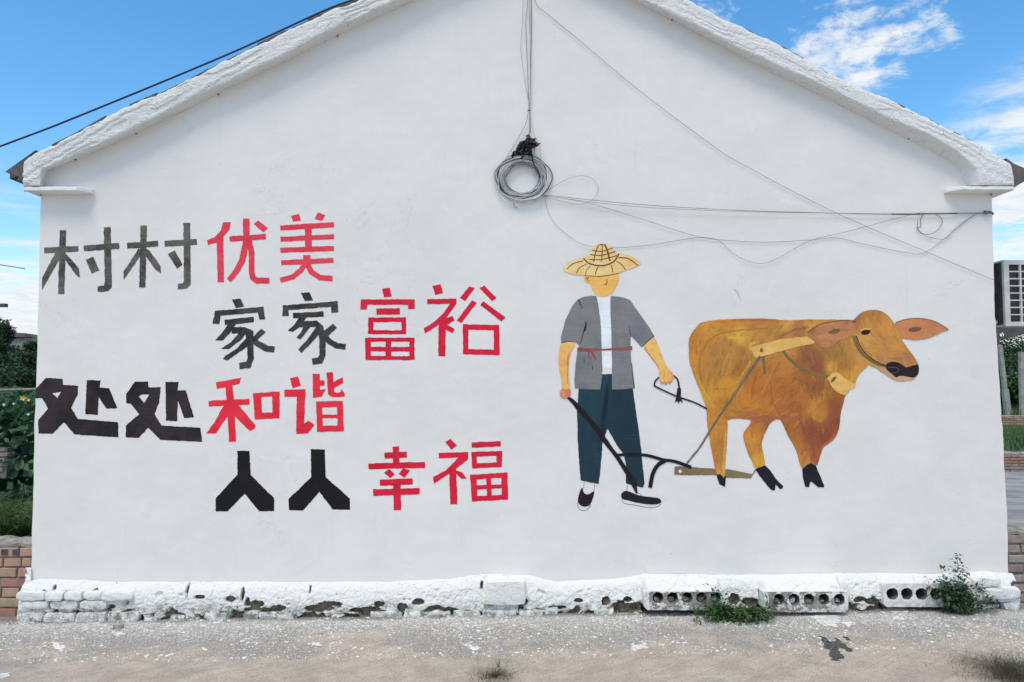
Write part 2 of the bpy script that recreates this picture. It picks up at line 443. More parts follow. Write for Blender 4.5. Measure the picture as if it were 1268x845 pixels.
# ================================================================== THE HOUSE
house = thing('house', 'white plastered house end wall with gable, painted with slogans, a farmer and an ox', 'house', (0, D + 4, 0))
LE = [(51, 237), (47, 390), (43, 540), (40, 640), (38, 729)]
RE = [(1228, 237), (1230, 330), (1233, 410), (1238, 480), (1243, 560), (1247, 640), (1249, 721)]
def outline_world():
    pts = []
    for p in LE: pts.append(p)
    for p in RE[::-1]: pts.append(p)
    pts += [(1232, 215), (1215, 198), (1160, 172), (1040, 118), (960, 78), (892, 44), (788, -14), (650, -84), (472, 2), (388, 42), (343, 66), (271, 98), (185, 144), (123, 172), (60, 200), (48, 215)]
    return pts
ow = []
pp = outline_world()
for i, a in enumerate(pp):
    b = pp[(i + 1) % len(pp)]; A = wp(*a); B = wp(*b); n = max(1, int((B - A).length / .05))
    for k in range(n):
        q = A.lerp(B, k / n); j = .006 if (i < 4 or 4 < i < 11) else 0
        ow.append((q.x + nz(q.x, q.z * 6, 1) * j + nz(q.x, q.z * 25, 2) * j * .6, q.z))
V, Fc = cdt([ow])
mb = MB(); mb.v = [(v[0], D, v[1]) for v in V]; mb.f = [tuple(f) for f in Fc]
nb = len(ow); b0 = len(mb.v)
mb.v += [(x, D, z) for x, z in ow] + [(x, D + .24, z) for x, z in ow]
mb.f += [(b0 + i, b0 + (i + 1) % nb, b0 + nb + (i + 1) % nb, b0 + nb + i) for i in range(nb)]
mb.f += [tuple(b0 + nb + i for i in range(nb))]
wall = mb.build('gable_wall', M['wall'], house)
XL, XR = wp(*LE[-1]).x, wp(*RE[-1]).x
HL = wp(51, 237).z
apex = wp(650, -84)
DEP = 8.0
mb = MB(); mb.box(XL + .05, D + .241, 0, XL + .29, D + DEP, HL + .05); mb.build('side_wall', M['wall'], house)
mb = MB(); mb.box(XR - .29, D + .241, 0, XR - .05, D + DEP, HL + .05); mb.build('side_wall', M['wall'], house)
mb = MB(); Yb = D + DEP
mb.add([(XL + .3, Yb - .24, 0), (XR - .3, Yb - .24, 0), (XR - .3, Yb - .24, HL), (apex.x, Yb - .24, apex.z), (XL + .3, Yb - .24, HL),
        (XL + .3, Yb - .002, 0), (XR - .3, Yb - .002, 0), (XR - .3, Yb - .002, HL), (apex.x, Yb - .002, apex.z), (XL + .3, Yb - .002, HL)],
       [(0, 1, 2, 3, 4), (9, 8, 7, 6, 5), (0, 5, 6, 1), (1, 6, 7, 2), (2, 7, 8, 3), (3, 8, 9, 4), (4, 9, 5, 0)])
mb.build('rear_wall', M['wall'], house)

# ---- verges: thick rough limewashed band under the roof edge
DF = D - .105
VL = [((29, 198), (29, 230), (30, 238)), ((37, 192), (49, 230), (52, 237)), ((46, 187), (52, 209), (60, 211)), ((61, 180), (72, 201), (80, 204)),
      ((105, 158), (115, 182), (118, 188)), ((148, 135), (158, 162), (160, 170)), ((185, 120), (190, 147), (192, 155)), ((228, 100), (234, 123), (240, 132)), ((271, 78), (276, 104), (280, 112)),
      ((330, 50), (343, 73), (345, 81)), ((368, 30), (388, 48), (391, 58)), ((406, 13), (431, 26), (435, 37)), ((444, 0), (472, 9), (476, 19)), ((650, -102), (650, -78), (650, -66))]
VR = [((1251, 201), (1256, 229), (1250, 237)), ((1236, 192), (1234, 229), (1228, 236)), ((1222, 184), (1213, 229), (1195, 230)), ((1204, 173), (1209, 209), (1186, 207)), ((1180, 161), (1186, 188), (1170, 197)),
      ((1150, 145), (1150, 167), (1136, 180)), ((1100, 122), (1100, 146), (1090, 157)), ((1036, 94), (1040, 116), (1030, 126)), ((962, 53), (960, 80), (950, 88)),
      ((892, 20), (888, 46), (878, 50)), ((840, -8), (840, 20), (832, 25)), ((788, -35), (785, -7), (778, -1)), ((650, -102), (650, -78), (650, -66))]
tops = {}
def verge(stations, side):
    W = []
    for t, f, c in stations: W.append((at(*t, DF), at(*f, DF), at(*c, D + .004)))
    P = []; wear = []
    tl = []
    for i in range(len(W) - 1):
        a, b = W[i], W[i + 1]; n = max(2, int((b[0] - a[0]).length / .013))
        for k in range(n + (1 if i == len(W) - 2 else 0)):
            u = k / n; T_, F_, C_ = (a[j].lerp(b[j], u) for j in range(3))
            s = T_.x
            along = s * 1.0
            T_ = T_ + Vector((0, 0, .011 * nz(along, 0, 3, 9) + .008 * nz(along, 0, 4, 30)))
            F_ = F_ + Vector((0, 0, .008 * nz(along, 0, 5, 5)))
            row = [Vector((T_.x, D + .26, T_.z + .002)), Vector((T_.x, DF + .05, T_.z + .004))]; wr = [0, 0]
            nf = 16
            for j in range(nf + 1):
                v = j / nf; p = T_.lerp(F_, v)
                r_ = v * (T_ - F_).length
                # strata: layers of plaster running along the slope
                h = nz(along * 1.2, r_ * 9 + along * .6, side, 2.2)
                st = math.floor((h * 2.2 + r_ * 9) ) * .006
                hh = .006 * nz(along, r_, 1 + side, 9) + .0025 * nz(along, r_ * 2, 2 + side, 45) + (st % .012)
                if side > 0: hh *= .55
                edge = 0.02 * math.exp(-v * 12) + .005 * math.exp(-(1 - v) * 30)
                row.append(Vector((p.x, p.y - hh + edge, p.z))); wr.append(.75 if (nz(along * .6, r_ * 2, 9, 14) > .45 and v < .5) else (.45 if v < .06 and nz(along, 0, 19, 6) > .05 else 0))
            for j in range(1, 7):
                v = j / 6; p = F_.lerp(C_, v)
                row.append(p + Vector((0, .004 * (1 - v), .004 * nz(along, v, 6, 18)))); wr.append(.55 * v ** 3 + (.8 if v == 1 else 0) * max(0, nz(along, 0, 8, 12) + .25))  # darker towards the wall: dirt dots, plus underside shade put into the colour
            P.append(row); wear += wr; tl.append(T_)
    tops[side] = tl
    mb = MB(); mb.grid(P); m_ = len(P[0])
    if side > 0: pass
    mb.add(P[0], [tuple(range(m_))]); wear += [0] * m_
    return mb.build('verge', M['verge'], house, smooth=False, wear=wear)
M['verge'] = chipped('flaky_limewash', (.80, .81, .79), (.34, .33, .31), (.22, .21, .2), 1.02)
v1 = verge(VL, 0); v2 = verge(VR, 1)
# corbel ledges under the verge ends
def ledge(x0, x1, y0, y1, tip):
    a = at(x0, y0, DF); b = at(x1, y0, DF + .02); c = at(x0, y1, DF)
    zt, zb = a.z, c.z
    P = []
    n = 40
    for i in range(n + 1):
        u = i / n; x = a.x + (b.x - a.x) * u
        dep = (.10 if (u if tip > 0 else 1 - u) < .85 else .10 * (1 - ((u if tip > 0 else 1 - u) - .85) / .15 * .7))
        yf = D - dep + .006 * nz(x, 0, 1, 20); dz_ = .003 * nz(x, 0, 2, 25)
        P.append([Vector((x, D + .3, zt + dz_)), Vector((x, yf + .004, zt + dz_)), Vector((x, yf, zt - .004 + dz_)), Vector((x, yf, zb + .004 + dz_)), Vector((x, yf + .004, zb + dz_)), Vector((x, D + .3, zb + dz_))])
    mb = MB(); mb.grid(P); mb.add(P[0], [(0, 1, 2, 3, 4, 5)]); mb.add(P[-1], [(5, 4, 3, 2, 1, 0)])
    return mb.build('corbel_ledge', M['limewash'], house)
ledge(29, 108, 231, 236, 1); ledge(1180, 1254, 230.5, 235, 0)
# sloping soffit under each eave, outside the side walls
for sx, xa, xb in ((-1, wp(52, 237).x, wp(30, 232).x), (1, wp(1226, 237).x, wp(1255, 230).x)):
    z0 = at(52, 243, D).z; z1 = at(29, 233, D).z
    mb = MB(); mb.add([(xa, D - .02, z0), (xb, D - .04, z1), (xb, D + DEP, z1), (xa, D + DEP, z0), (xa, D - .02, z1 - .004), (xa, D + DEP, z1 - .004)],
                      [(0, 1, 2, 3), (0, 4, 1), (3, 2, 5), (1, 4, 5, 2)])
    mb.build('eave_soffit', M['wall'], house)

# ---- roof: tiled slopes, with a row of tiles along each verge
for side in (0, 1):
    tl = tops[side]; e = tl[0]; a = tl[-1]
    tip = at(6, 213, D) if side == 0 else at(1277, 213, D)
    slope = MB(); P = []
    nrow = 16; ncol = 130
    ex = Vector((tip.x, 0, tip.z)); ax_ = Vector((a.x, 0, a.z + .006))
    # follow the verge top closely, then run out to the tip
    path = [Vector((q.x, 0, q.z)) for q in tl[::-1]]
    stp = max(1, len(path) // 44)
    path = path[::stp] + [Vector((tl[0].x, 0, tl[0].z)), ex]
    for i, q in enumerate(path):
        row = []
        for j in range(ncol + 1):
            y = D + .05 + (DEP + .1) * j / ncol
            row.append(Vector((q.x, y, q.z + .004 + .012 * math.cos(j * math.pi) + (.012 if i % 2 else 0))))
        P.append(row)
    slope.grid(P)
    P2 = [[r_ - Vector((0, 0, .05)) for r_ in (row[0], row[-1])] for row in P]
    slope.grid(P2)
    for i in range(len(P) - 1):
        for c_ in (0, -1):
            slope.add([P[i][c_], P[i + 1][c_], P2[i + 1][c_], P2[i][c_]], [(0, 1, 2, 3)])
    so = slope.build('roof_slope', M['tile'], house)
    # verge tiles: thin, uneven, just showing above the plaster
    tot = len(tl); k = 0; step = 14
    base_me = None
    i = 0
    while i < tot - step:
        q0, q1 = tl[i], tl[min(tot - 1, i + int(step * 1.15))]
        d = (q1 - q0); L = d.length; ang = math.atan2(d.z, d.x)
        if base_me is None:
            m2 = MB(); m2.box(-.5, -.02, -.009, .5, .19, .007); base_me = m2.build('roof_tile', M['tile'], so)
            t = base_me
        else:
            t = bpy.data.objects.new('roof_tile', base_me.data); COL.objects.link(t); t.parent = so
            t.matrix_parent_inverse = base_me.matrix_parent_inverse.copy()
        c = (q0 + q1) / 2
        lift = rng.uniform(-.012, .006) + (.006 if side == 0 else -.006)
        t.location = (c.x, DF + .035 + rng.uniform(0, .01), c.z + lift)
        t.rotation_euler = (0, -ang + rng.uniform(-.02, .03), rng.uniform(-.02, .02)); t.scale = (L * .95, 1, 1)
        i += step
    # broken eave tile at the end of the verge
    m2 = MB()
    if side == 0: pl_ = [(6, 213), (16, 206), (30, 196), (44, 186), (34, 200), (30, 223), (20, 224), (24, 219)]
    else: pl_ = [(1246, 196), (1256, 203), (1268, 208), (1279, 213), (1270, 224), (1258, 231), (1253, 229)]
    cs = [at(*q, D - .05) for q in pl_]; n = len(cs)
    m2.add(cs + [c_ + Vector((0, .4, 0)) for c_ in cs], [tuple(range(n)), tuple(range(2 * n - 1, n - 1, -1))] + [(i, (i + 1) % n, n + (i + 1) % n, n + i) for i in range(n)])
    m2.build('eave_tile', M['tile'], so)

# ================================================================== PLINTH
YP = D - .075
def topz(x):
    px = CX + x / (D) * F * 1.0
    ks = [(18, 734), (34, 722), (60, 718), (150, 722), (300, 722), (480, 722), (560, 718), (600, 712), (650, 713), (690, 722), (760, 718), (795, 712), (900, 713), (1050, 711), (1150, 712), (1210, 708), (1250, 712), (1266, 728)]
    px_est = px
    for (a, ya), (b, yb) in zip(ks, ks[1:]):
        if a <= px_est <= b:
            return at(px_est, ya + (yb - ya) * (px_est - a) / (b - a), D - .03).z
    return at(px_est, ks[0][1] if px_est < 100 else ks[-1][1], D - .03).z
xl, xr = at(21, 750, YP).x, at(1264, 745, YP).x
slabs = [dict(x0=798, x1=897, y0=733, y1=756, holes=[815, 833, 851, 869, 886], hy=740.5, r=6.7, out=.15),
         dict(x0=946, x1=1050, y0=733, y1=758.5, holes=[965, 983.5, 1002, 1020.5, 1039.5], hy=742.5, r=6.9, out=.165),
         dict(x0=1094, x1=1203, y0=723, y1=752, holes=[1105, 1123, 1141, 1159, 1178], hy=735.5, r=7.1, out=.10)]
for s_ in slabs:
    Y_ = D - s_['out']; s_['X0'] = at(s_['x0'], 740, Y_).x; s_['X1'] = at(s_['x1'], 740, Y_).x
    s_['Z1'] = at(640, s_['y0'], Y_).z; s_['Z0'] = at(640, s_['y1'], Y_).z
plinth_o = None
nx, nz_ = 1150, 44
PITS = [(62, 735, 4, 7), (73, 736, 3, 12), (83, 737, 7, 3), (106, 739, 7, 5), (124, 731, 4, 5), (141, 747, 9, 2.5), (121, 757, 8, 4.5), (133, 757, 8, 4), (100, 757, 4, 3), (170, 757, 9, 4.5), (236, 729, 1.4, 9), (253, 736, 6, 2.5), (290, 738, 6, 3.5), (304, 734, 2, 8),
        (311, 742, 3, 5), (322, 744, 9, 4), (330, 751, 22, 3), (318, 751, 10, 4), (386, 728, 1.4, 5), (350, 748, 9, 3), (399, 749, 16, 4.5), (412, 744, 14, 3), (450, 751, 14, 3), (472, 744, 6, 3.5), (462, 750, 12, 3), (500, 748, 6, 5), (520, 741, 7, 4), (560, 751, 9, 2.5), (597, 722, 1.5, 5),
        (645, 748, 3, 7), (650, 741, 3, 4), (749, 741, 5, 6), (766, 743, 5, 4), (760, 750, 18, 2.5), (775, 738, 5, 3), (787, 747, 8, 5), (690, 748, 12, 2), (715, 740, 5, 2.5), (905, 738, 7, 6), (925, 741, 10, 5), (1058, 738, 7, 3.5), (1073, 740, 8, 4), (1086, 741, 4, 4), (1250, 722, 5, 4), (1253, 735, 8, 2), (1225, 743, 18, 1.6)]
P = []; wear = []; keep = []
for i in range(nx + 1):
    x = xl + (xr - xl) * i / nx; g = gz(x) - .015; t = topz(x) + .006 * nz(x, 0, 5, 8)
    row = []
    sl = [s_ for s_ in slabs if s_['X0'] - .01 < x < s_['X1'] + .01]
    for j in range(nz_ + 1):
        v = j / nz_; z = g + (t - g) * v
        xx = x + .004 * nz(x, z, 1, 30)
        blk = math.floor(nz(x, z * 1.5, 31, 4.5) * 4) * .006
        dep = .068 + blk * .6 + .008 * nz(x, z, 2, 5) + .0045 * nz(x, z * 1.6, 3, 17) + .0035 * nz(x, z, 4, 55) + .0025 * nz(x, z, 6, 110)
        ck = abs(nz(x, z * 1.7, 41, 7)); ck2 = abs(nz(x * .8, z * 2.2, 43, 13))
        crk = max(0, 1 - ck / .035) * (1 if nz(x, z, 44, 3) > -.1 else .2) + max(0, 1 - ck2 / .05) * (.8 if nz(x, z, 45, 4) > .05 else 0)
        crk = min(1, crk) * max(0, min(1, (.72 - v) * 4)) * (1 if nz(x, z, 47, 2.5) > -.05 else .15)
        dep -= .012 * crk
        if sl and z > sl[0]['Z1'] - .02: dep += (sl[0]['out'] - .075) * min(1, max(0, (sl[0]['X1'] - x) / .03), max(0, (x - sl[0]['X0']) / .03) if True else 1)
        vt = max(0.0, (v - .42) / .58); dep *= 1 - (.35 * vt + .65 * vt ** 4) * .985
        hfac = (z - gz(x))
        # broken away low down
        brk = nz(x, z * 2.2, 11, 7) * .9 + nz(x, z, 12, 22) * .5
        low_ = max(0, 1 - hfac / .085)
        pit = max(0, min(1, (brk + low_ * .9 - .56) * 4))
        spall = max(0, min(1, (nz(x, z * 1.6, 21, 9) + .35 * nz(x, z, 22, 30) - .46) * 5)) * (1 if v < .85 else 0)
        pit = max(pit, spall * .9) * max(0, min(1, (.80 - v) * 8))
        ppx = CX + x / (D - .07) * F; ppy = 470.5 + (EYE - z) / (D - .07) * F
        for hx, hy, rx, ry in PITS:
            dd_ = ((ppx - hx) / rx) ** 2 + ((ppy - hy) / ry) ** 2 + .5 * nz(x, z, hx, 40)
            if dd_ < 1.25: pit = max(pit, min(1.1, (1.25 - dd_) * 3.5))
        dep -= .034 * pit
        w_ = pit * .9 + (.25 * low_) + .55 * crk
        # vertical cracks between blocks
        row.append(Vector((xx, D - dep, z))); wear.append(w_)
    P.append(row)
mb = MB(); mb.v = [tuple(p) for r_ in P for p in r_]
m_ = nz_ + 1
for i in range(nx):
    xc = xl + (xr - xl) * (i + .5) / nx
    sl = [s_ for s_ in slabs if s_['X0'] < xc < s_['X1']]
    for j in range(nz_):
        zc = P[i][j].z
        if sl and zc < sl[0]['Z1'] - .012: continue
        mb.f.append((i * m_ + j, (i + 1) * m_ + j, (i + 1) * m_ + j + 1, i * m_ + j + 1))
b0 = len(mb.v)      # end caps to the wall
for i in (0, nx):
    mb.add([p for p in P[i]] + [Vector((P[i][0].x, D + .2, P[i][0].z)), Vector((P[i][0].x, D + .2, P[i][-1].z))][::-1], [tuple(range(m_ + 2))]); wear += [0.1] * (m_ + 2)
# backing so that nothing shows through
mb.box(xl + .02, D + .26, -.05, xr - .02, D + .30, .3); wear += [1] * 8
plinth_o = mb.build('plinth', M['chipped'], house, smooth=False, wear=wear)

def stone(x0, x1, z0, z1, yf, depth=.12, seed=0, mat='chipped', name='stone', wear0=.0, amp=.010, parent=None):
    nx_, ny_, nz2 = 7, 3, 4
    bm = bmesh.new(); bmesh.ops.create_cube(bm, size=1.0)
    bmesh.ops.subdivide_edges(bm, edges=bm.edges[:], cuts=3, use_grid_fill=True)
    cx, cz = (x0 + x1) / 2, (z0 + z1) / 2
    for v in bm.verts:
        c = v.co
        r_ = Vector((c.x * 2, c.y * 2, c.z * 2))
        k = 1 - .035 * (abs(r_.x) ** 4 * (abs(r_.z) ** 4 + abs(r_.y) ** 4) + abs(r_.z) ** 4 * abs(r_.y) ** 4)
        p = Vector((cx + c.x * k * (x1 - x0), yf + depth / 2 + c.y * k * depth, cz + c.z * k * (z1 - z0)))
        d_ = Vector((nz(p.x, p.y, p.z + seed, 22), nz(p.x + 9, p.y, p.z + seed, 22), nz(p.x, p.y + 9, p.z + seed, 22))) * amp
        v.co = p + d_
    me = bpy.data.meshes.new(name); bm.to_mesh(me); bm.free()
    a = me.attributes.new('wear', 'FLOAT', 'POINT'); a.data.foreach_set('value', [wear0] * len(me.vertices))
    return link(name, me, M[mat], parent or plinth_o)
# bottom course of loose limewashed stones
px = 21
r2 = random.Random(5)
while px < 1262:
    wpx = r2.uniform(16, 46)
    x0 = at(px, 757, YP).x; x1 = at(min(px + wpx - 2, 1263), 757, YP).x
    inslab = any(s_['x0'] - 4 < px + wpx / 2 < s_['x1'] + 4 for s_ in slabs)
    if not inslab and (px < 150 or r2.random() < .5):
        g = gz((x0 + x1) / 2); h = r2.uniform(.022, .045) if px > 150 else .055
        stone(x0, x1, g - .012, g + h, D - r2.uniform(.068, .092), seed=px, wear0=(r2.choice([.0, .1, .2, .3, .4, .75]) if px > 90 else .1), amp=.013)
    px += wpx
# three courses of bricks at the left corner
for cidx, (ya, yb) in enumerate(((733, 744), (744, 755))):
    px = 21 + (5 if cidx == 1 else 0)
    while px < 128:
        wpx = r2.choice([23, 36, 40]); x0 = at(px, 744, YP).x; x1 = at(px + wpx - 1.5, 744, YP).x
        g = gz(x0)
        stone(x0, x1, at(640, yb - .6, YP).z, at(640, ya + .6, YP).z, D - r2.uniform(.078, .092), seed=px * 3 + cidx, wear0=r2.choice([.05, .12, .2]), amp=.007, name='brick')
        px += wpx
# cement blocks built into the base
stone(at(601, 730, YP).x, at(651, 730, YP).x, at(640, 748, YP).z, at(640, 719, YP).z, D - .105, seed=3, amp=.004, name='block', mat='chipped', wear0=-.3)
stone(at(1216, 730, YP).x, at(1262, 730, YP).x, at(640, 741, YP).z, at(640, 728, YP).z, D - .098, seed=68, amp=.012, name='block', wear0=-.05)
stone(at(1205, 730, YP).x, at(1240, 730, YP).x, at(640, 727, YP).z, at(640, 716, YP).z, D - .086, seed=78, amp=.012, name='block', wear0=.05)

# hollow-core concrete slabs laid in the base, their holes open to the front
for s_ in slabs:
    Y_ = D - s_['out']; X0, X1, Z0, Z1 = s_['X0'], s_['X1'], s_['Z0'] , s_['Z1']
    g = gz((X0 + X1) / 2)
    dzs = 0
    rad = s_['r'] / F * Y_ 
    cz = at(640, s_['hy'], Y_).z
    holes = []
    for h in s_['holes']:
        cx = at(h, s_['hy'], Y_).x
        holes.append([(cx + rad * (1 + .16 * nz(k, cx, 0, .9)) * math.cos(2 * math.pi * k / 20), cz + rad * (1 + .16 * nz(k, cx, 4, .9)) * math.sin(2 * math.pi * k / 20)) for k in range(20)])
    c_ = .02
    outl = [(X0 + c_, Z0), (X1 - c_, Z0), (X1, Z0 + c_), (X1, Z1 - .008), (X1 - .008, Z1), (X0 + .008, Z1), (X0, Z1 - .008), (X0, Z0 + c_)]
    outl = rough(outl, .02, .005, 2.0)
    gp = [(X0 + (X1 - X0) * a / 60, Z0 + (Z1 - Z0) * b / 12) for a in range(1, 60) for b in range(1, 12)]
    gp = [p for p in gp if not any(inpoly(p[0], p[1], h) for h in holes)]
    V, Fc = cdt([outl], holes, gp)
    mb = MB(); wr = []
    def dsp(x, z): return .005 * nz(x, z, 3, 30) + .003 * nz(x, z, 4, 80)
    mb.v = [(v[0], Y_ + dsp(v[0], v[1]), v[1]) for v in V]; mb.f = [tuple(f) for f in Fc]
    for v in V:
        e = min(v[0] - X0, X1 - v[0]); low_ = 1 - (v[1] - Z0) / (Z1 - Z0)
        wr.append((.50 if s_['out'] > .12 else .20) if e > .03 else .0)
    n = len(outl); b0 = len(mb.v)
    mb.v += [(x, Y_ + dsp(x, z), z) for x, z in outl] + [(x, D + .22, z) for x, z in outl]
    mb.f += [(b0 + i, b0 + (i + 1) % n, b0 + n + (i + 1) % n, b0 + n + i) for i in range(n)]; wr += [.2] * (2 * n)
    so = mb.build('hollow_slab', M['slab'], house, wear=wr)
    mh = MB()
    for h in holes:
        b0 = len(mh.v); n = len(h); cx = sum(p[0] for p in h) / n
        mh.v += [(x, Y_ + dsp(x, z), z) for x, z in h] + [(x, Y_ + .22, z) for x, z in h] + [(x, Y_ + .10, cz - rad * .5 + abs(x - cx) * .1) for x, z in h]
        mh.f += [(b0 + i, b0 + (i + 1) % n, b0 + n + (i + 1) % n, b0 + n + i) for i in range(n)] + [tuple(b0 + n + i for i in range(n))]
    mh.build('hole_lining', M['hole'], so)
    if s_['out'] > .12:    # rubble lying in the holes
        for h in holes[:3] + holes[3:]:
            cx = sum(p[0] for p in h) / len(h)
            stone(cx - rad * .7, cx + rad * .5, cz - rad * .75, cz - rad * .1, Y_ + .03, .05, seed=cx * 7, wear0=.55, name='rubble', parent=so, amp=.014, mat='slab')

# ================================================================== WALL PAINTING
Z1, S1 = Z(40, 250, 5.632), ZS(40, 250, 5.632)
Z2, S2 = Z(240, 250, 5.632), ZS(240, 250, 5.632)
Z3, S3 = Z(240, 350, 5.632), ZS(240, 350, 5.632)
Z4, S4 = Z(430, 340, 5.632), ZS(430, 340, 5.632)
Z5 = Z(40, 450, 5.632)
Z6, S6 = Z(240, 450, 5.632), ZS(240, 450, 5.632)
Z7 = Z(240, 530, 5.632)
Z8, S8 = Z(430, 520, 5.632), ZS(430, 520, 5.632)
P_g1 = paint('faded_grey_paint', pc(100, 99, 92), pc(62, 57, 54), 20, 1, .7, fleck=.6)
P_g2 = paint('grey_black_paint', pc(74, 72, 68), pc(40, 38, 40), 14, 1, .65, fleck=.4)
P_g3 = paint('brownish_black_paint', pc(56, 48, 50), pc(30, 30, 28), 7, 1, .5)
P_g4 = paint('black_paint', pc(26, 27, 29), pc(34, 29, 30), 8, 1, .45)
P_r1 = paint('pinkish_red_paint', pc(214, 70, 84), pc(204, 54, 72), 16, 1, .6, fleck=.2)
P_r2 = paint('red_paint', pc(206, 38, 62), pc(190, 30, 52), 14, 1, .5, fleck=.1)
P_r3 = paint('bright_red_paint', pc(218, 52, 66), pc(205, 38, 56), 14, 1, .5)
lab = {}
def glyph(polys, mat, label, holes=()):
    o = sheet('painted_character', polys, mat, house, 0, holes, jit=.7, seed=rng.uniform(0, 50)); o['label'] = label; return o
glyph([S1(44, (214, 198), (201, 643)), S1(40, (82, 340), (320, 328)), Z1((160, 355), (205, 350), (190, 400), (68, 614), (68, 535)), Z1((205, 365), (240, 368), (325, 465), (332, 530), (300, 505), (222, 395)),
       S1(40, (360, 325), (606, 308)), S1(48, (522, 177), (530, 570)), Z1((505, 560), (553, 560), (552, 600), (530, 622), (500, 628), (455, 628), (455, 592), (500, 585)), Z1((372, 405), (425, 383), (467, 480), (415, 502))],
      P_g1, 'grey character cun at the far left of the top line')
glyph([S1(40, (660, 307), (878, 292)), S1(44, (777, 165), (767, 598)), Z1((740, 325), (775, 345), (690, 470), (637, 543), (635, 490), (700, 390)), Z1((785, 325), (815, 338), (895, 450), (897, 502), (860, 475), (795, 385)),
       S1(42, (922, 293), (1147, 280)), S1(48, (1077, 148), (1081, 560)), Z1((1057, 550), (1105, 550), (1102, 580), (1080, 605), (1015, 612), (1015, 572), (1050, 568)), Z1((945, 365), (995, 340), (1048, 440), (1008, 467))],
      P_g1, 'grey character cun, second on the top line')
glyph([Z2((205, 143), (257, 143), (245, 200), (205, 245), (210, 562), (165, 562), (160, 285), (97, 303), (92, 267), (140, 250), (185, 205)), S2(38, (250, 260), (502, 243)),
       S2([46, 46, 44, 42, 36], (365, 118), (367, 270), (340, 400), (300, 480), (245, 550)), S2([40, 40, 40, 40, 40, 40], (385, 270), (402, 350), (403, 490), (412, 530), (440, 551), (527, 550)), Z2((418, 155), (450, 130), (517, 183), (485, 213))],
      P_r1, 'red character you on the top line')
glyph([Z2((677, 98), (735, 85), (747, 132), (692, 140)), Z2((865, 75), (918, 93), (895, 135), (842, 120)), S2(36, (603, 183), (977, 160)), S2(34, (603, 262), (977, 243)), S2(36, (603, 338), (977, 326)), S2(36, (610, 425), (972, 409)),
       S2(46, (797, 168), (800, 338)), S2(50, (788, 372), (788, 440)), S2(36, (788, 415), (745, 480), (690, 525), (603, 548)), S2(38, (785, 415), (820, 490), (880, 530), (968, 537))],
      P_r1, 'red character mei at the end of the top line')
glyph([Z3((265, 118), (325, 113), (352, 170), (292, 178)), S3(38, (148, 217), (488, 187)), Z3((148, 200), (190, 205), (178, 290), (130, 287)), Z3((440, 180), (487, 170), (498, 258), (458, 260)), S3(38, (215, 278), (417, 258)),
       Z3((240, 285), (300, 280), (250, 355), (205, 402), (148, 405), (200, 345)), S3(44, (262, 335), (350, 332), (388, 350), (393, 430), (397, 530), (380, 575), (318, 583)), Z3((330, 335), (375, 345), (330, 400), (240, 465), (190, 462), (260, 415)),
       Z3((370, 380), (385, 440), (230, 545), (203, 535), (215, 515), (300, 460)), Z3((470, 322), (502, 345), (435, 410), (405, 385)), S3(42, (400, 390), (450, 430), (510, 462), (562, 467))], P_g2, 'dark grey character jia, first on the second line')
glyph([Z3((745, 73), (808, 68), (832, 125), (775, 130)), S3(36, (620, 178), (1003, 148)), Z3((620, 162), (663, 165), (662, 235), (617, 235)), Z3((955, 140), (1003, 130), (1007, 208), (960, 212)), S3(38, (690, 232), (905, 220)),
       Z3((745, 230), (795, 232), (740, 310), (690, 345), (655, 338), (705, 290)), S3(44, (740, 292), (855, 288), (882, 315), (897, 400), (898, 505), (880, 545), (825, 553)), Z3((775, 290), (830, 290), (790, 340), (745, 398), (715, 385), (750, 340)),
       Z3((860, 300), (890, 340), (840, 400), (750, 493), (727, 465), (790, 400)), Z3((970, 287), (998, 315), (920, 390), (900, 345)), S3(40, (895, 360), (950, 415), (1000, 443), (1058, 450))], P_g2, 'dark grey character jia, second on the second line')
glyph([Z4((243, 98), (298, 95), (310, 155), (255, 160)), S4(38, (95, 194), (470, 192)), Z4((95, 180), (142, 200), (135, 245), (92, 245)), Z4((425, 195), (470, 180), (472, 240), (425, 243)), S4(44, (203, 260), (367, 258)),
       S4(32, (147, 317), (410, 315)), S4(28, (147, 402), (410, 404)), S4(36, (165, 302), (162, 415)), S4(32, (393, 300), (395, 417)),
       S4(28, (125, 455), (468, 455)), S4(28, (127, 583), (470, 583)), S4(38, (144, 442), (146, 597)), S4(36, (450, 442), (452, 597)), S4(40, (285, 450), (288, 590)), S4(32, (140, 520), (460, 522))], P_r2, 'red character fu, rich, on the second line')
glyph([Z4((592, 80), (650, 67), (668, 130), (615, 145)), S4(36, (557, 190), (762, 186)), Z4((762, 172), (758, 210), (690, 305), (610, 370), (540, 413), (533, 375), (600, 335), (670, 270), (715, 205)), S4(50, (662, 320), (659, 570)),
       Z4((675, 308), (735, 290), (748, 322), (685, 355)), Z4((685, 345), (748, 380), (733, 410), (680, 380)), Z4((850, 83), (890, 95), (822, 187), (785, 165)), Z4((920, 95), (955, 78), (1040, 165), (1010, 187)), Z4((870, 180), (905, 198), (795, 340), (763, 322)), Z4((950, 187), (1105, 300), (1075, 330), (927, 212)),
       S4(38, (807, 366), (1057, 372)), S4(38, (807, 538), (1062, 545)), S4(38, (825, 348), (826, 555)), S4(40, (1040, 355), (1043, 562))], P_r2, 'red character yu at the end of the second line')
glyph([Z5((93, 103), (210, 108), (215, 150), (320, 158), (318, 215), (270, 310), (318, 388), (598, 412), (600, 517), (295, 497), (220, 412), (140, 492), (42, 490), (42, 395), (110, 318), (70, 245), (12, 243), (22, 180)),
       Z5((380, 118), (477, 120), (470, 170), (535, 173), (592, 313), (515, 315), (462, 235), (455, 362), (368, 355))], P_g3, 'thick black character chu at the wall corner on the third line', holes=[Z5((140, 208), (203, 197), (173, 242))])
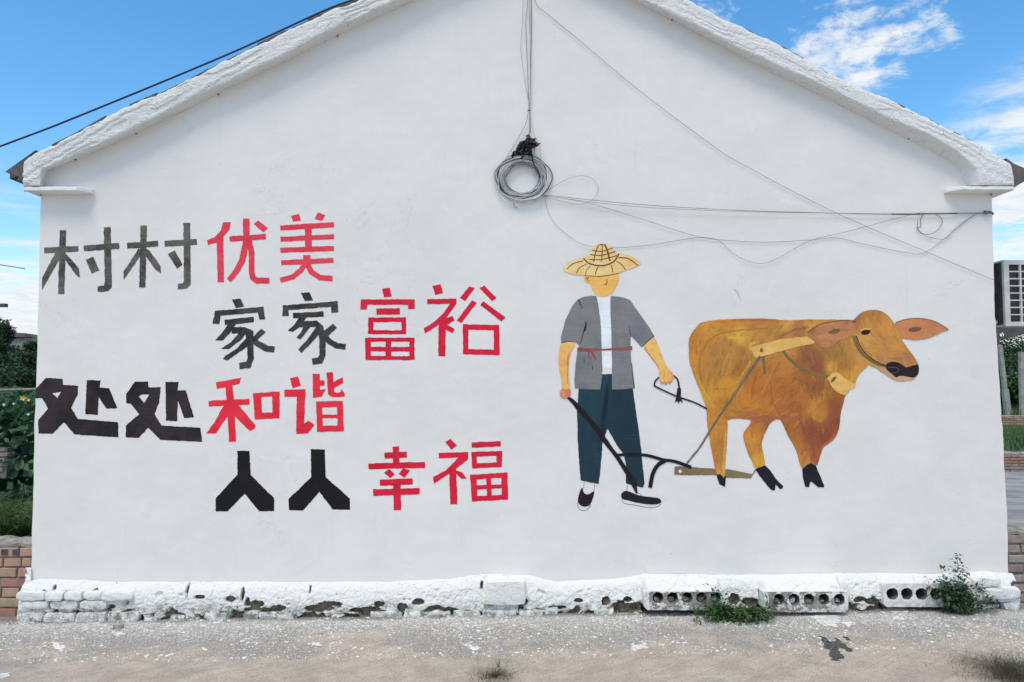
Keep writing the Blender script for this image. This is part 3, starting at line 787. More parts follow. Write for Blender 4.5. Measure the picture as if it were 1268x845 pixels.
glyph([Z5((715, 128), (808, 127), (810, 167), (895, 167), (885, 270), (853, 355), (900, 435), (1172, 450), (1185, 548), (893, 535), (808, 450), (740, 522), (652, 517), (652, 435), (745, 355), (685, 282), (655, 278), (655, 212)),
       Z5((928, 130), (1020, 130), (1012, 190), (1070, 188), (1128, 378), (1058, 382), (1015, 260), (1010, 405), (932, 402))], P_g3, 'thick black character chu, second on the third line', holes=[Z5((743, 232), (760, 220), (815, 218), (780, 277))])
glyph([Z6((153, 133), (330, 100), (318, 145), (160, 180)), S6(50, (243, 150), (255, 260), (270, 548)), S6(40, (103, 282), (388, 268)), Z6((210, 290), (262, 300), (235, 370), (155, 490), (87, 490), (150, 400)), Z6((265, 285), (315, 295), (432, 435), (425, 455), (392, 475), (285, 370)),
       S6(32, (412, 225), (598, 212)), S6(44, (425, 370), (597, 363)), S6(55, (440, 212), (452, 388)), S6(50, (572, 198), (573, 385))], P_r3, 'red character he on the third line')
glyph([Z6((670, 105), (725, 92), (747, 155), (690, 175)), S6(50, (632, 210), (778, 206)), Z6((718, 185), (778, 183), (770, 420), (800, 400), (840, 430), (795, 490), (713, 493)),
       Z6((828, 73), (878, 73), (880, 120), (912, 120), (912, 155), (880, 158), (880, 185), (920, 178), (890, 235), (830, 242)), Z6((925, 63), (970, 63), (972, 130), (1038, 97), (1042, 135), (978, 175), (980, 200), (1000, 207), (1025, 200), (1030, 180), (1052, 208), (1052, 235), (965, 237), (935, 215)),
       S6(42, (852, 288), (1038, 284)), S6(42, (873, 272), (880, 478)), S6(42, (1018, 265), (1024, 475)), S6(24, (870, 372), (1030, 370)), S6(42, (860, 458), (1045, 454))], P_r3, 'red character xie at the end of the third line')
glyph([Z7((303, 160), (387, 160), (397, 330), (560, 490), (560, 580), (458, 582), (353, 460), (235, 583), (152, 583), (152, 492), (305, 325))], P_g4, 'thick black character ren, first on the bottom line')
glyph([Z7((815, 148), (912, 150), (920, 345), (1088, 492), (1090, 572), (970, 570), (875, 447), (762, 577), (665, 575), (660, 497), (818, 345))], P_g4, 'thick black character ren, second on the bottom line')
glyph([S8(45, (338, 187), (342, 312)), S8(42, (260, 250), (417, 243)), S8(42, (148, 325), (542, 315)), Z8((290, 343), (332, 380), (300, 408), (255, 370)), Z8((390, 338), (438, 352), (400, 405), (358, 378)), S8(44, (228, 440), (455, 430)), S8(52, (345, 415), (350, 630)), S8(46, (180, 508), (505, 498))],
      P_r2, 'red character xing on the bottom line')
glyph([Z8((683, 155), (720, 132), (765, 180), (725, 210)), S8(38, (638, 250), (842, 244)), Z8((800, 228), (845, 225), (842, 275), (750, 350), (605, 447), (598, 400), (690, 350), (770, 268)), S8(50, (735, 345), (743, 590)), Z8((758, 352), (800, 365), (835, 410), (795, 412), (757, 370)),
       S8(38, (868, 177), (1070, 167)), S8(34, (865, 242), (1080, 234)), S8(34, (872, 323), (1075, 313)), S8(36, (884, 232), (888, 338)), S8(40, (1062, 222), (1058, 325)),
       S8(36, (855, 402), (1108, 384)), S8(36, (870, 552), (1118, 540)), S8(42, (878, 388), (890, 570)), S8(44, (1095, 368), (1100, 555)), S8(34, (985, 395), (992, 555)), S8(28, (880, 474), (1100, 462))], P_r2, 'red character fu, luck, at the end of the bottom line')

# ---- brush canvas for the ox and the skin tones
class Canvas:
    def __init__(s, x0, y0, x1, y1, sc=2, base=(.5, .3, .1)):
        s.x0, s.y0, s.sc = x0, y0, sc; s.w, s.h = int((x1 - x0) * sc), int((y1 - y0) * sc)
        s.a = np.zeros((s.h, s.w, 3)); s.a[:] = base
    def fill(s, keys, p=3.0):
        yy, xx = np.mgrid[0:s.h, 0:s.w]; X = s.x0 + xx / s.sc; Y = s.y0 + yy / s.sc
        num = np.zeros((s.h, s.w, 3)); den = np.zeros((s.h, s.w))
        for (kx, ky, c) in keys:
            d2 = (X - kx) ** 2 + (Y - ky) ** 2 + 9; wgt = 1 / d2 ** (p / 2)
            num += wgt[..., None] * np.array(pc(*c)); den += wgt
        s.a = num / den[..., None]
    def stroke(s, pts, width, col, alpha=.8, seed=0):
        for (ax, ay), (bx, by) in zip(pts, pts[1:]):
            x0 = max(0, int((min(ax, bx) - width - s.x0) * s.sc)); x1 = min(s.w, int((max(ax, bx) + width - s.x0) * s.sc) + 2)
            y0 = max(0, int((min(ay, by) - width - s.y0) * s.sc)); y1 = min(s.h, int((max(ay, by) + width - s.y0) * s.sc) + 2)
            if x1 <= x0 or y1 <= y0: continue
            yy, xx = np.mgrid[y0:y1, x0:x1]; X = s.x0 + xx / s.sc; Y = s.y0 + yy / s.sc
            dx_, dy_ = bx - ax, by - ay; L2 = dx_ * dx_ + dy_ * dy_ + 1e-6
            t = ((X - ax) * dx_ + (Y - ay) * dy_) / L2; tcl = np.clip(t, 0, 1)
            d = np.hypot(X - ax - tcl * dx_, Y - ay - tcl * dy_)
            perp = ((X - ax) * dy_ - (Y - ay) * dx_) / math.sqrt(L2)
            br = .75 + .25 * np.sin(perp * 5.3 + seed)
            m_ = np.clip((width / 2 - d) / .45 + .5, 0, 1) * alpha * br
            s.a[y0:y1, x0:x1] = s.a[y0:y1, x0:x1] * (1 - m_[..., None]) + np.array(col) * m_[..., None]
    def get(s, x, y):
        # sampled from the canvas, darkened overall and slightly greyed
        i = min(s.h - 1, max(0, int((y - s.y0) * s.sc))); j = min(s.w - 1, max(0, int((x - s.x0) * s.sc)))
        c = s.a[i, j] * .82; g = c.mean(); c = c * .93 + g * .07; return (c[0], c[1], c[2], 1.0)
ox_keys = [(1015, 478, (156, 92, 40)), (985, 505, (168, 98, 38)), (1040, 520, (146, 76, 38)), (1025, 555, (158, 82, 46)), (1045, 500, (160, 92, 36)), (1010, 455, (146, 84, 46)), (1015, 465, (156, 94, 42)), (990, 450, (162, 96, 46)), (970, 482, (182, 104, 34)), (1022, 540, (140, 70, 42)), (945, 485, (192, 112, 30)), (915, 440, (182, 120, 44)), (890, 460, (184, 122, 42)), (960, 412, (192, 130, 50)), (862, 425, (204, 130, 40)), (857, 450, (214, 140, 34)), (868, 485, (228, 158, 34)), (880, 400, (218, 145, 42)), (900, 400, (214, 140, 40)), (900, 430, (192, 132, 46)), (905, 445, (186, 124, 46)), (912, 460, (176, 116, 42)), (900, 478, (218, 148, 28)),
           (875, 460, (190, 128, 44)), (890, 440, (184, 128, 48)), (930, 398, (200, 126, 48)), (960, 396, (198, 128, 44)), (972, 400, (220, 158, 62)), (1000, 395, (206, 132, 54)), (990, 408, (176, 112, 62)), (1005, 404, (226, 156, 52)), (940, 425, (200, 140, 56)), (915, 416, (238, 170, 48)),
           (900, 505, (192, 126, 34)), (930, 500, (206, 128, 28)), (950, 512, (194, 118, 30)), (980, 518, (176, 100, 44)), (925, 518, (186, 106, 50)), (950, 525, (160, 90, 58)), (978, 440, (200, 132, 54)), (1000, 438, (152, 88, 56)), (1010, 448, (150, 86, 50)), (1030, 438, (168, 118, 42)), (1020, 425, (176, 124, 46)), (1030, 455, (226, 160, 42)), (1045, 452, (178, 120, 44)),
           (1052, 468, (226, 154, 38)), (970, 458, (196, 122, 40)), (958, 480, (186, 108, 38)), (936, 475, (196, 112, 30)), (1000, 470, (166, 98, 38)), (990, 490, (182, 108, 36)), (1010, 505, (206, 134, 36)), (1012, 515, (196, 128, 34)), (1025, 485, (176, 106, 36)), (1035, 500, (156, 84, 36)), (1030, 530, (148, 76, 42)), (1038, 540, (178, 92, 44)), (1005, 530, (146, 76, 42)), (1015, 545, (150, 74, 46)),
           (975, 535, (172, 104, 34)), (980, 555, (188, 116, 38)), (995, 570, (206, 130, 50)), (1012, 565, (168, 86, 52)), (890, 535, (206, 134, 36)), (880, 520, (204, 136, 34)), (885, 570, (206, 130, 48)), (896, 585, (226, 160, 58)), (892, 550, (188, 124, 40)), (935, 540, (218, 144, 30)), (928, 555, (202, 132, 44)), (942, 570, (228, 158, 46)), (945, 530, (190, 110, 40)),
           (1080, 392, (194, 126, 50)), (1060, 395, (162, 104, 62)), (1072, 400, (206, 138, 50)), (1100, 405, (216, 144, 48)), (1090, 420, (204, 136, 60)), (1070, 418, (226, 158, 66)), (1100, 430, (208, 138, 56)), (1115, 430, (206, 138, 60)), (1095, 445, (196, 132, 80)), (1078, 440, (212, 148, 56)), (1125, 445, (198, 130, 70)), (1070, 455, (216, 150, 60)), (1115, 470, (206, 162, 112)), (1088, 462, (206, 156, 108))]
cv = Canvas(845, 376, 1182, 616, 2); cv.fill(ox_keys, 3.8)
base_a = cv.a.copy()
r3 = random.Random(21)
def flow(x, y):
    if x > 1055: return R(60) + .5 * math.sin(y * .1)
    if y > 525: return R(95)
    if x < 880: return R(100)
    if x > 985: return R(85) + .35 * math.sin(x * .05 + y * .04)
    return (R(-12) + .35 * math.sin(x * .03 + 1.0)) if y < 415 or y > 505 else (R(-62) + .3 * math.sin(x * .04))
for k in range(5200):
    x = r3.uniform(848, 1175); y = r3.uniform(380, 610)
    i = min(cv.h - 1, max(0, int((y - cv.y0) * cv.sc))); j = min(cv.w - 1, int((x - cv.x0) * cv.sc))
    c = base_a[i, j] * r3.uniform(.66, 1.28)
    q = r3.random()
    if q < .10: c = c * .5 + np.array(pc(236, 168, 40)) * .5
    elif q < .17: c = c * .55 + np.array(pc(150, 88, 40)) * .45
    c = c * np.array([1, r3.uniform(.93, 1.07), r3.uniform(.8, 1.2)])
    a = flow(x, y) + r3.gauss(0, .22); L = r3.uniform(3, 11)
    cv.stroke([(x, y), (x + math.cos(a) * L, y + math.sin(a) * L)], r3.uniform(1.0, 3.6), np.clip(c * .93, 0, .9), r3.uniform(.3, .75), k)
B = Z(840, 380, 5.632); C = Z(840, 460, 5.632); H = Z(1000, 370, 7.044)
dk = pc(120, 66, 34)
def cs_(f, pts, w, col, al=.6): cv.stroke(catmull(f(*pts), 5), w, col, al)
# lines the painter laid over the body
cs_(B, [(170, 560), (145, 420), (160, 330), (210, 240), (300, 185), (450, 160), (620, 150)], 1.6, pc(150, 92, 36), .6)
cs_(B, [(380, 95), (500, 92), (680, 95)], 3.5, pc(176, 106, 44), .5)
cs_(B, [(300, 470), (320, 390), (350, 320)], 1.8, pc(214, 156, 70), .6)
cs_(B, [(330, 480), (360, 380), (400, 260)], 1.8, pc(206, 150, 70), .55)
cs_(B, [(700, 215), (800, 165), (900, 140)], 3.4, pc(150, 88, 52), .6)
cs_(B, [(350, 215), (440, 215)], 3.2, pc(242, 176, 46), .7)
cs_(B, [(500, 300), (505, 260), (530, 250)], 3.2, pc(236, 180, 60), .6)
cs_(B, [(700, 360), (640, 480), (580, 600)], 2.4, pc(200, 140, 54), .6)
cs_(B, [(500, 380), (480, 420), (400, 540)], 3.0, pc(232, 160, 42), .6)
cs_(B, [(240, 575), (350, 572)], 2.0, pc(176, 106, 34), .7)
cs_(B, [(560, 430), (520, 540), (510, 640)], 3.0, pc(156, 86, 34), .5)
cs_(B, [(640, 520), (650, 640), (690, 720), (740, 820)], 2.0, pc(146, 84, 36), .55)
cs_(B, [(800, 500), (860, 515), (900, 560), (930, 650)], 2.0, pc(150, 84, 36), .6)
cs_(B, [(100, 470), (150, 560), (230, 680)], 2.4, pc(196, 124, 36), .7)
cs_(B, [(130, 480), (180, 590), (250, 700)], 3.0, pc(236, 166, 44), .55)
cs_(C, [(320, 318), (500, 325), (700, 322)], 3.0, pc(166, 92, 60), .6)
cs_(C, [(520, 335), (580, 312), (640, 320)], 2.4, pc(150, 84, 52), .6)
cs_(C, [(840, 320), (870, 400), (910, 470), (940, 520), (950, 600)], 2.0, pc(146, 74, 44), .75)
cs_(C, [(900, 330), (980, 380), (1060, 340), (1090, 230)], 9, pc(150, 76, 46), .35)
cs_(C, [(1110, 440), (1040, 500), (1000, 530)], 4, pc(196, 104, 48), .5)
cs_(C, [(300, 690), (290, 560), (310, 430)], 1.6, pc(178, 112, 40), .7)
cs_(C, [(322, 690), (320, 560), (328, 430)], 2.6, pc(240, 174, 62), .6)
cs_(C, [(610, 370), (590, 430), (540, 520)], 2.0, pc(176, 112, 34), .6)
cs_(H, [(420, 180), (470, 125), (540, 103), (610, 100), (670, 120), (735, 185), (760, 225)], 1.8, pc(160, 116, 84), .8)
cs_(H, [(470, 370), (490, 430), (560, 500)], 1.8, pc(160, 100, 46), .6)
cs_(H, [(700, 520), (800, 520), (900, 500)], 2.4, pc(160, 112, 80), .6)
cs_(H, [(860, 400), (900, 470), (950, 560)], 3.6, pc(180, 120, 62), .6)
cs_(H, [(760, 700), (840, 690), (910, 690)], 6, pc(208, 168, 122), .9)
cs_(H, [(640, 600), (690, 640), (740, 690)], 4, pc(206, 160, 116), .8)
cs_(H, [(540, 545), (600, 585), (660, 610)], 3, pc(204, 150, 96), .8)
A_ox = attr_mat('ochre_ox_paint')
ox = bpy.data.objects.new('painted_ox', None); COL.objects.link(ox); ox.parent = house; ox.matrix_parent_inverse = Matrix.Translation(-house.location); ox['label'] = 'painted brown ox in yoke on the right half of the wall'
body = B((155, 110), (250, 92), (450, 82), (680, 85), (690, 92), (800, 95), (880, 88), (1000, 90), (1100, 88), (1200, 97), (1235, 90)) + H((540, 200), (560, 400), (540, 582), (470, 635), (430, 690), (415, 760), (380, 780), (335, 845)) + \
    C((1165, 165), (1150, 230), (1130, 300), (1125, 380), (1110, 440), (1080, 480), (1040, 510), (1010, 530), (1000, 560), (985, 600), (968, 665), (865, 685), (845, 640), (825, 560), (800, 510), (760, 440), (730, 370), (710, 335), (680, 335), (640, 360), (620, 400), (590, 460), (580, 520), (600, 600), (605, 660), (530, 680), (515, 630), (480, 560), (455, 480), (450, 440), (465, 410), (495, 375), (510, 345), (480, 332), (340, 330), (345, 380), (340, 480), (335, 560), (328, 660), (325, 745), (290, 715), (265, 722), (245, 620), (230, 550), (215, 450), (200, 380), (197, 270), (180, 210), (140, 110), (95, 0)) + \
    B((95, 440), (75, 380), (72, 300), (70, 230), (95, 180), (130, 135))
sheet('ox_body', [smooth_poly(body)], A_ox, ox, 2, colorfn=cv.get, grid=.85, jit=.6)
head = H((400, 190), (430, 155), (470, 120), (530, 100), (600, 98), (660, 115), (700, 145), (730, 180), (755, 215), (770, 245), (820, 270), (820, 350), (850, 400), (890, 455), (930, 505), (965, 565), (972, 600), (970, 650), (945, 685), (915, 712), (870, 712), (830, 722), (780, 718), (730, 695), (690, 665), (640, 635), (610, 610), (590, 600), (540, 582), (450, 480), (395, 350), (385, 320), (430, 250))
hd = sheet('ox_head', [smooth_poly(head)], A_ox, ox, 4, colorfn=cv.get, grid=.85, jit=.5)
P_ear = paint('brown_ear_paint', pc(186, 126, 84), pc(150, 100, 70), 22, 1)
P_ear2 = paint('orange_ear_paint', pc(198, 132, 78), pc(176, 116, 84), 22, 1)
P_spot = paint('dull_brown_paint', pc(124, 90, 62), pc(112, 82, 66), 22, 1)
P_blk = paint('ox_black_paint', pc(44, 34, 40), pc(34, 30, 40), 16, 1, .4)
P_blk2 = paint('blue_black_paint', pc(32, 32, 42), pc(38, 32, 36), 16, 1, .4)
P_yoke = paint('pale_wood_paint', pc(222, 180, 104), pc(206, 160, 88), 18, 1)
P_rope = paint('olive_rope_paint', pc(124, 104, 64), pc(104, 84, 50), 20, 1)
P_ropg = paint('grey_rope_paint', pc(120, 108, 94), pc(100, 88, 76), 20, 1)
P_bar = paint('khaki_wood_paint', pc(128, 112, 84), pc(116, 98, 72), 20, 1)
P_lt = paint('light_ochre_paint', pc(224, 180, 110), pc(206, 150, 80), 20, 1)
P_wh = paint('white_shirt_paint', pc(222, 226, 229), pc(208, 212, 216), 10, 1, .7)
sheet('ox_ear', [smooth_poly(H((0, 295), (50, 255), (110, 225), (180, 205), (260, 195), (330, 190), (400, 200), (440, 240), (430, 290), (390, 325), (330, 350), (270, 370), (210, 415), (160, 432), (110, 425), (85, 400), (50, 360), (15, 320)))], P_ear, ox, 5)
sheet('ear_edge', [stroke(catmull(H((0, 295), (60, 250), (130, 218), (260, 195), (350, 188), (420, 200)), 5), 1.1)], P_spot, ox, 6, jit=.2)
sheet('ear_hollow', [smooth_poly(H((175, 292), (220, 268), (282, 260), (282, 292), (230, 312), (190, 307)))], P_spot, ox, 6)
sheet('ox_ear', [smooth_poly(H((758, 208), (830, 185), (930, 172), (1030, 178), (1110, 200), (1180, 230), (1230, 265), (1225, 280), (1190, 282), (1120, 318), (1040, 350), (950, 362), (870, 352), (820, 342), (812, 270), (770, 245)))], P_ear2, ox, 5)
sheet('ear_hollow', [smooth_poly(H((872, 265), (930, 246), (992, 250), (985, 277), (930, 292), (888, 287)))], P_spot, ox, 6)
sheet('ear_edge', [stroke(catmull(H((770, 208), (850, 183), (940, 172), (1040, 180), (1130, 208), (1228, 268)), 5), .9)], P_spot, ox, 6, jit=.2)
sheet('ox_eye', [smooth_poly(H((465, 292), (490, 274), (540, 273), (552, 285), (530, 312), (490, 317), (472, 307)))], P_blk, ox, 6)
sheet('eyelid', [stroke(catmull(H((462, 283), (490, 264), (548, 264)), 4), 1.2)], P_lt, ox, 6, jit=.2)
sheet('ox_muzzle', [smooth_poly(H((680, 580), (700, 560), (740, 548), (790, 555), (830, 580), (860, 602), (900, 590), (965, 570), (972, 600), (970, 655), (930, 692), (880, 682), (820, 672), (790, 680), (770, 690), (740, 660), (700, 630), (682, 610)))], P_blk, ox, 5)
P_nost = paint('mauve_grey_paint', pc(104, 84, 92), pc(84, 66, 74), 20, 1)
sheet('nostril', [stroke(catmull(H((700, 603), (730, 598), (780, 605), (797, 622), (775, 645), (735, 648)), 5), .9)], P_nost, ox, 6, jit=.15)
sheet('hoof', [C((268, 728), (290, 715), (315, 745), (331, 728), (327, 808), (285, 785))], P_blk2, ox, 3)
sheet('hoof', [C((535, 682), (605, 655), (640, 690), (680, 750), (730, 800), (728, 815), (710, 822), (695, 805), (678, 790), (675, 825), (660, 832), (640, 820), (600, 770), (560, 720))], P_blk2, ox, 3)
sheet('hoof', [C((863, 682), (900, 650), (925, 640), (960, 660), (980, 710), (1018, 800), (1015, 810), (975, 808), (930, 770), (918, 775), (912, 808), (885, 805), (870, 750))], P_blk2, ox, 3)
sheet('halter_strap', [stroke(catmull(H((405, 325), (430, 400), (480, 480), (540, 530), (610, 572), (685, 592)), 5), [4.6 - k * .1 for k in range(26)])], P_rope, ox, 6)
sheet('halter_edge', [stroke(catmull(H((425, 325), (455, 400), (500, 470), (560, 522), (620, 560), (685, 582)), 5), 1.0)], P_blk, ox, 7, jit=.2)
Y4 = Z(830, 370, 7.044)
sheet('yoke', [Y4((700, 428), (735, 415), (960, 355), (1190, 330), (1262, 375), (1250, 392), (1100, 420), (760, 515), (735, 505), (715, 465))], P_yoke, ox, 4 - .4)
sheet('yoke_hole', [smooth_poly(Y4((780, 450), (795, 422), (814, 450), (802, 470), (783, 467)))], P_rope, ox, 4.2)
sheet('collar_block', [H((172, 695), (210, 650), (260, 643), (330, 700), (415, 745), (420, 768), (360, 800), (335, 842), (290, 832), (240, 800), (205, 760), (190, 720))], P_yoke, ox, 3.6)
sheet('collar_hole', [smooth_poly(H((198, 725), (225, 682), (257, 676), (242, 712), (215, 733)))], P_rope, ox, 4.2)
sheet('collar_rope', [stroke(catmull(B((730, 303), (760, 350), (830, 410), (900, 450), (980, 475), (1058, 490)), 5), 3.4)], P_rope, ox, 3.2)
sheet('short_rope', [stroke(B((590, 338), (606, 468)), 3.6)], P_rope, ox, 3.2)
sheet('trace_rope', [stroke(B((572, 345), (480, 480), (400, 600), (330, 700)) + C((230, 400), (150, 530), (40, 668)), [3.4, 3.0, 2.8, 2.6, 2.4, 2.2, 2.2])], P_ropg, ox, 3.8)

# ---- plough
pl_o = bpy.data.objects.new('painted_plough', None); COL.objects.link(pl_o); pl_o.parent = house; pl_o.matrix_parent_inverse = Matrix.Translation(-house.location); pl_o['label'] = 'painted black plough between farmer and ox'
Q6 = Z(820, 500, 5.283); Pz = Z(690, 470, 7.044); Sz = Z(680, 520, 7.044); F1 = Z(680, 290, 7.044); F2 = Z(680, 390, 7.044)
ccir = lambda f, cx, cy, rx, ry=None, n=14: f(*[(cx + rx * math.cos(2 * math.pi * k / n), cy + (ry or rx) * math.sin(2 * math.pi * k / n)) for k in range(n)])
sheet('swingle_bar', [Q6((80, 410), (140, 412), (330, 425), (440, 430), (592, 462), (580, 490), (420, 485), (340, 467), (140, 468), (80, 465))], P_bar, pl_o, 1, holes=[ccir(Q6, 117, 442, 12)])
sheet('bar_rope', [stroke(Q6((578, 487), (608, 435)), 1.6)], P_bar, pl_o, 2)
P_plg = paint('plough_black_paint', pc(30, 30, 38), pc(36, 28, 32), 14, 1, .4)
sheet('plough_handle', [stroke(Pz((85, 150), (140, 195), (215, 280), (300, 375), (370, 462)) + Sz((466, 155), (530, 240), (600, 332), (680, 455), (735, 545), (766, 642)), [3.2, 5.0, 6.4, 5.6, 6.0, 6.6, 5.2, 5.2, 5.6, 7.6, 2.0])], P_plg, pl_o, 6)
sheet('plough_beam', [stroke(catmull(Sz((590, 308), (720, 303), (860, 312), (990, 348), (1100, 365), (1240, 415)), 5), [3.6 + .02 * k for k in range(26)]), stroke(catmull(Sz((1020, 352), (950, 395), (905, 470), (880, 592)), 5), 5.0)], P_plg, pl_o, 5)

# ---- farmer
fa = bpy.data.objects.new('painted_farmer', None); COL.objects.link(fa); fa.parent = house; fa.matrix_parent_inverse = Matrix.Translation(-house.location); fa['label'] = 'painted farmer in straw hat, grey jacket and dark blue trousers'
P_hat = paint('straw_paint', pc(228, 194, 134), pc(216, 176, 112), 16, 1)
P_hl = paint('dark_brown_line_paint', pc(92, 66, 48), pc(110, 80, 56), 30, 1)
P_face = paint('face_paint', pc(228, 180, 100), pc(220, 162, 78), 14, 1)
P_arm = paint('arm_paint', pc(228, 182, 102), pc(214, 150, 94), 18, 1)
P_hand = paint('hand_paint', pc(206, 148, 102), pc(186, 112, 86), 30, 1)
P_jac = paint('grey_jacket_paint', pc(122, 122, 122), pc(104, 108, 112), 10, 1, .6, fleck=.2)
P_fold = paint('charcoal_fold_paint', pc(66, 68, 72), pc(80, 82, 84), 16, 1)
P_belt = paint('maroon_belt_paint', pc(146, 84, 78), pc(122, 72, 72), 24, 1)
P_tro = paint('dark_blue_trouser_paint', pc(38, 66, 76), pc(32, 50, 60), 7, 1, .45, (1, 1, .4))
P_trf = paint('navy_fold_paint', pc(24, 40, 54), pc(28, 46, 60), 10, 1, .45)
P_lip = paint('thin_line_paint', pc(60, 60, 64), pc(80, 80, 82), 30, 1)
sheet('shirt', [F1((405, 530), (540, 530), (535, 640), (540, 845)) + F2((550, 470), (463, 470), (452, 150), (445, 0)) + F1((436, 700))], P_wh, fa, 0)
sheet('trousers', [Pz((380, -45), (480, -45), (482, 60), (655, 60), (672, 170), (690, 300), (712, 440), (735, 630)) + Sz((808, 330), (820, 440), (832, 550), (820, 592), (740, 575), (670, 555), (672, 400), (650, 300), (590, 220), (540, 130), (510, 78), (490, 130), (465, 205), (458, 320), (446, 440), (432, 560), (350, 545), (275, 528), (258, 330), (248, 150), (245, 0)) + Pz((172, 280), (180, 170), (190, 60), (380, 60))], P_tro, fa, 1)
sheet('trouser_fold', [stroke(Pz((438, 40), (425, 180), (405, 330), (395, 470)), [2, 6, 5, 4])], P_trf, fa, 2)
P_fold2 = P_trf
sheet('jacket', [F1((245, 575), (300, 548), (360, 538), (412, 540), (425, 600), (440, 700), (450, 800)) + F2((452, 100), (458, 300), (465, 470), (455, 600), (445, 652), (320, 650), (225, 640), (220, 560), (232, 420), (245, 320), (262, 262), (215, 232), (160, 232), (105, 247), (103, 190), (125, 110), (140, 50)) + F1((165, 704), (190, 650), (215, 610)),
                 F1((535, 540), (600, 545), (660, 558), (705, 575), (750, 640), (800, 710)) + F2((830, 50), (880, 120), (917, 185), (820, 275), (805, 282), (760, 230), (712, 180), (708, 270), (715, 400), (725, 500), (742, 640), (660, 648), (548, 652), (548, 400), (545, 200), (540, 60), (535, 0))], P_jac, fa, 2.6, jit=.35)
for f_, pts_, ws in ((F2, ((322, 60), (310, 120), (275, 240), (262, 265)), [.6, 2.0, 1.4, .8]), (F2, ((698, 100), (705, 150), (714, 190)), [.5, 1.2, .8]), (F1, ((255, 570), (275, 620), (290, 650)), [2.4, 1.4, .6]), (F1, ((320, 760), (322, 810), (310, 845)), [1, 2.4, 2.2]),
                     (F2, ((720, 420), (728, 520), (742, 640)), [.8, 1.4, 1.6]), (F2, ((375, 440), (380, 480)), [1.2, 1.2]), (F2, ((305, 370), (306, 420)), [.9, .9]), (F2, ((915, 185), (860, 225), (820, 270)), [1.2, 1.0, 1.0]), (F2, ((105, 245), (160, 232), (215, 232)), [1, 1, 1])):
    sheet('fold_line', [stroke(f_(*pts_), ws)], P_fold, fa, 3.4, jit=.2)
sheet('arm', [smooth_poly(F2((100, 250), (160, 234), (222, 236), (226, 262), (190, 330), (175, 400), (170, 500), (182, 620), (186, 660), (110, 655), (113, 630), (100, 540), (82, 440), (80, 370), (92, 290)))], P_arm, fa, 2)
sheet('hand', [smooth_poly(F2((112, 640), (150, 655), (183, 640), (190, 672), (182, 708), (152, 729), (115, 727), (93, 702), (95, 668)))], P_hand, fa, 6.6)
sheet('arm', [smooth_poly(F2((818, 275), (860, 232), (915, 190), (942, 240), (980, 340), (1020, 440), (1065, 492), (1092, 535), (1075, 590), (1020, 600), (972, 592), (960, 555), (956, 470), (920, 410), (868, 340)))], P_arm, fa, 2)
sheet('finger', [stroke(F2((968, 575), (985, 598), (1000, 590)), 1.6), stroke(F2((1002, 582), (1015, 603), (1032, 588)), 1.6), stroke(F2((1036, 580), (1050, 594), (1068, 572)), 1.6), stroke(F2((1060, 500), (1080, 525), (1076, 560)), 1.8)], P_hand, fa, 6.6, jit=.2)
for sk in (stroke(F2((170, 330), (160, 430), (160, 600)), [1, 2.4, 1.2]), stroke(F2((832, 285), (880, 355), (930, 420), (960, 470)), [2.4, 1.2, 1.4, 1.0]), stroke(F2((1000, 470), (1005, 520), (995, 560)), [.7, 1, .7])):
    sheet('arm_edge', [sk], P_hand, fa, 3, jit=.3)
sheet('belt', [stroke(F2((245, 304), (350, 306), (460, 305), (560, 300), (725, 290)), [4.6, 4.4, 2.0, 2.6, 5.0]), stroke(F2((375, 292), (345, 310), (345, 360), (365, 385)), 1.7), stroke(F2((365, 310), (385, 350), (408, 392)), 3.0)], P_belt, fa, 3.8, jit=.3)
sheet('hat', [smooth_poly(F1((118, 300), (150, 262), (210, 225), (270, 208), (320, 204), (345, 180), (362, 148), (388, 112), (425, 90), (465, 84), (510, 92), (548, 118), (575, 150), (592, 175), (640, 170), (700, 186), (760, 215), (805, 252), (780, 275), (720, 298), (660, 320), (600, 342), (520, 358), (430, 368), (330, 362), (230, 355), (165, 342), (130, 322)))], P_hat, fa, 3)
hl = []
for w_, *pts_ in [(9, (432, 95), (405, 160), (388, 245)), (8, (462, 92), (462, 170), (457, 245)), (14, (487, 95), (512, 160), (530, 235)), (8, (375, 143), (460, 152), (552, 122)), (9, (358, 180), (460, 185), (578, 152)), (8, (352, 222), (460, 222), (590, 188)), (10, (438, 92), (490, 95)),
                  (12, (300, 212), (340, 252), (420, 275), (500, 270), (570, 235), (608, 172)), (7, (158, 304), (210, 258), (298, 235)), (7, (238, 342), (265, 295), (325, 262)), (6, (315, 355), (330, 310), (360, 275)), (8, (405, 355), (412, 315), (430, 285)), (8, (540, 270), (550, 300), (555, 335)), (8, (590, 238), (630, 265), (668, 312)), (9, (605, 207), (690, 215), (775, 274))]:
    hl.append(stroke(catmull(F1(*pts_), 4), w_ / 7.044))
sheet('hat_weave_line', hl, P_hl, fa, 3.8, jit=.2)
sheet('face', [smooth_poly(F1((305, 350), (430, 362), (520, 352), (612, 335), (610, 400), (590, 450), (560, 500), (530, 537), (480, 552), (430, 545), (400, 520), (375, 480), (358, 425), (335, 427), (310, 407), (303, 380)))], P_face, fa, 2.8 - .5)
sheet('face_line', [stroke(F1((503, 392), (505, 425), (495, 441), (480, 436)), .9), stroke(F1((320, 385), (345, 380)), .9), stroke(F1((330, 383), (335, 400), (350, 408)), .7), stroke(F1((308, 362), (430, 370), (520, 360), (608, 342)), .8)], P_hl, fa, 4.4, jit=.15)
sheet('shoe', [smooth_poly(Sz((290, 578), (300, 640), (340, 656), (392, 618), (394, 650), (362, 740), (320, 762), (270, 747), (246, 710), (262, 640)))], P_blk, fa, 1)
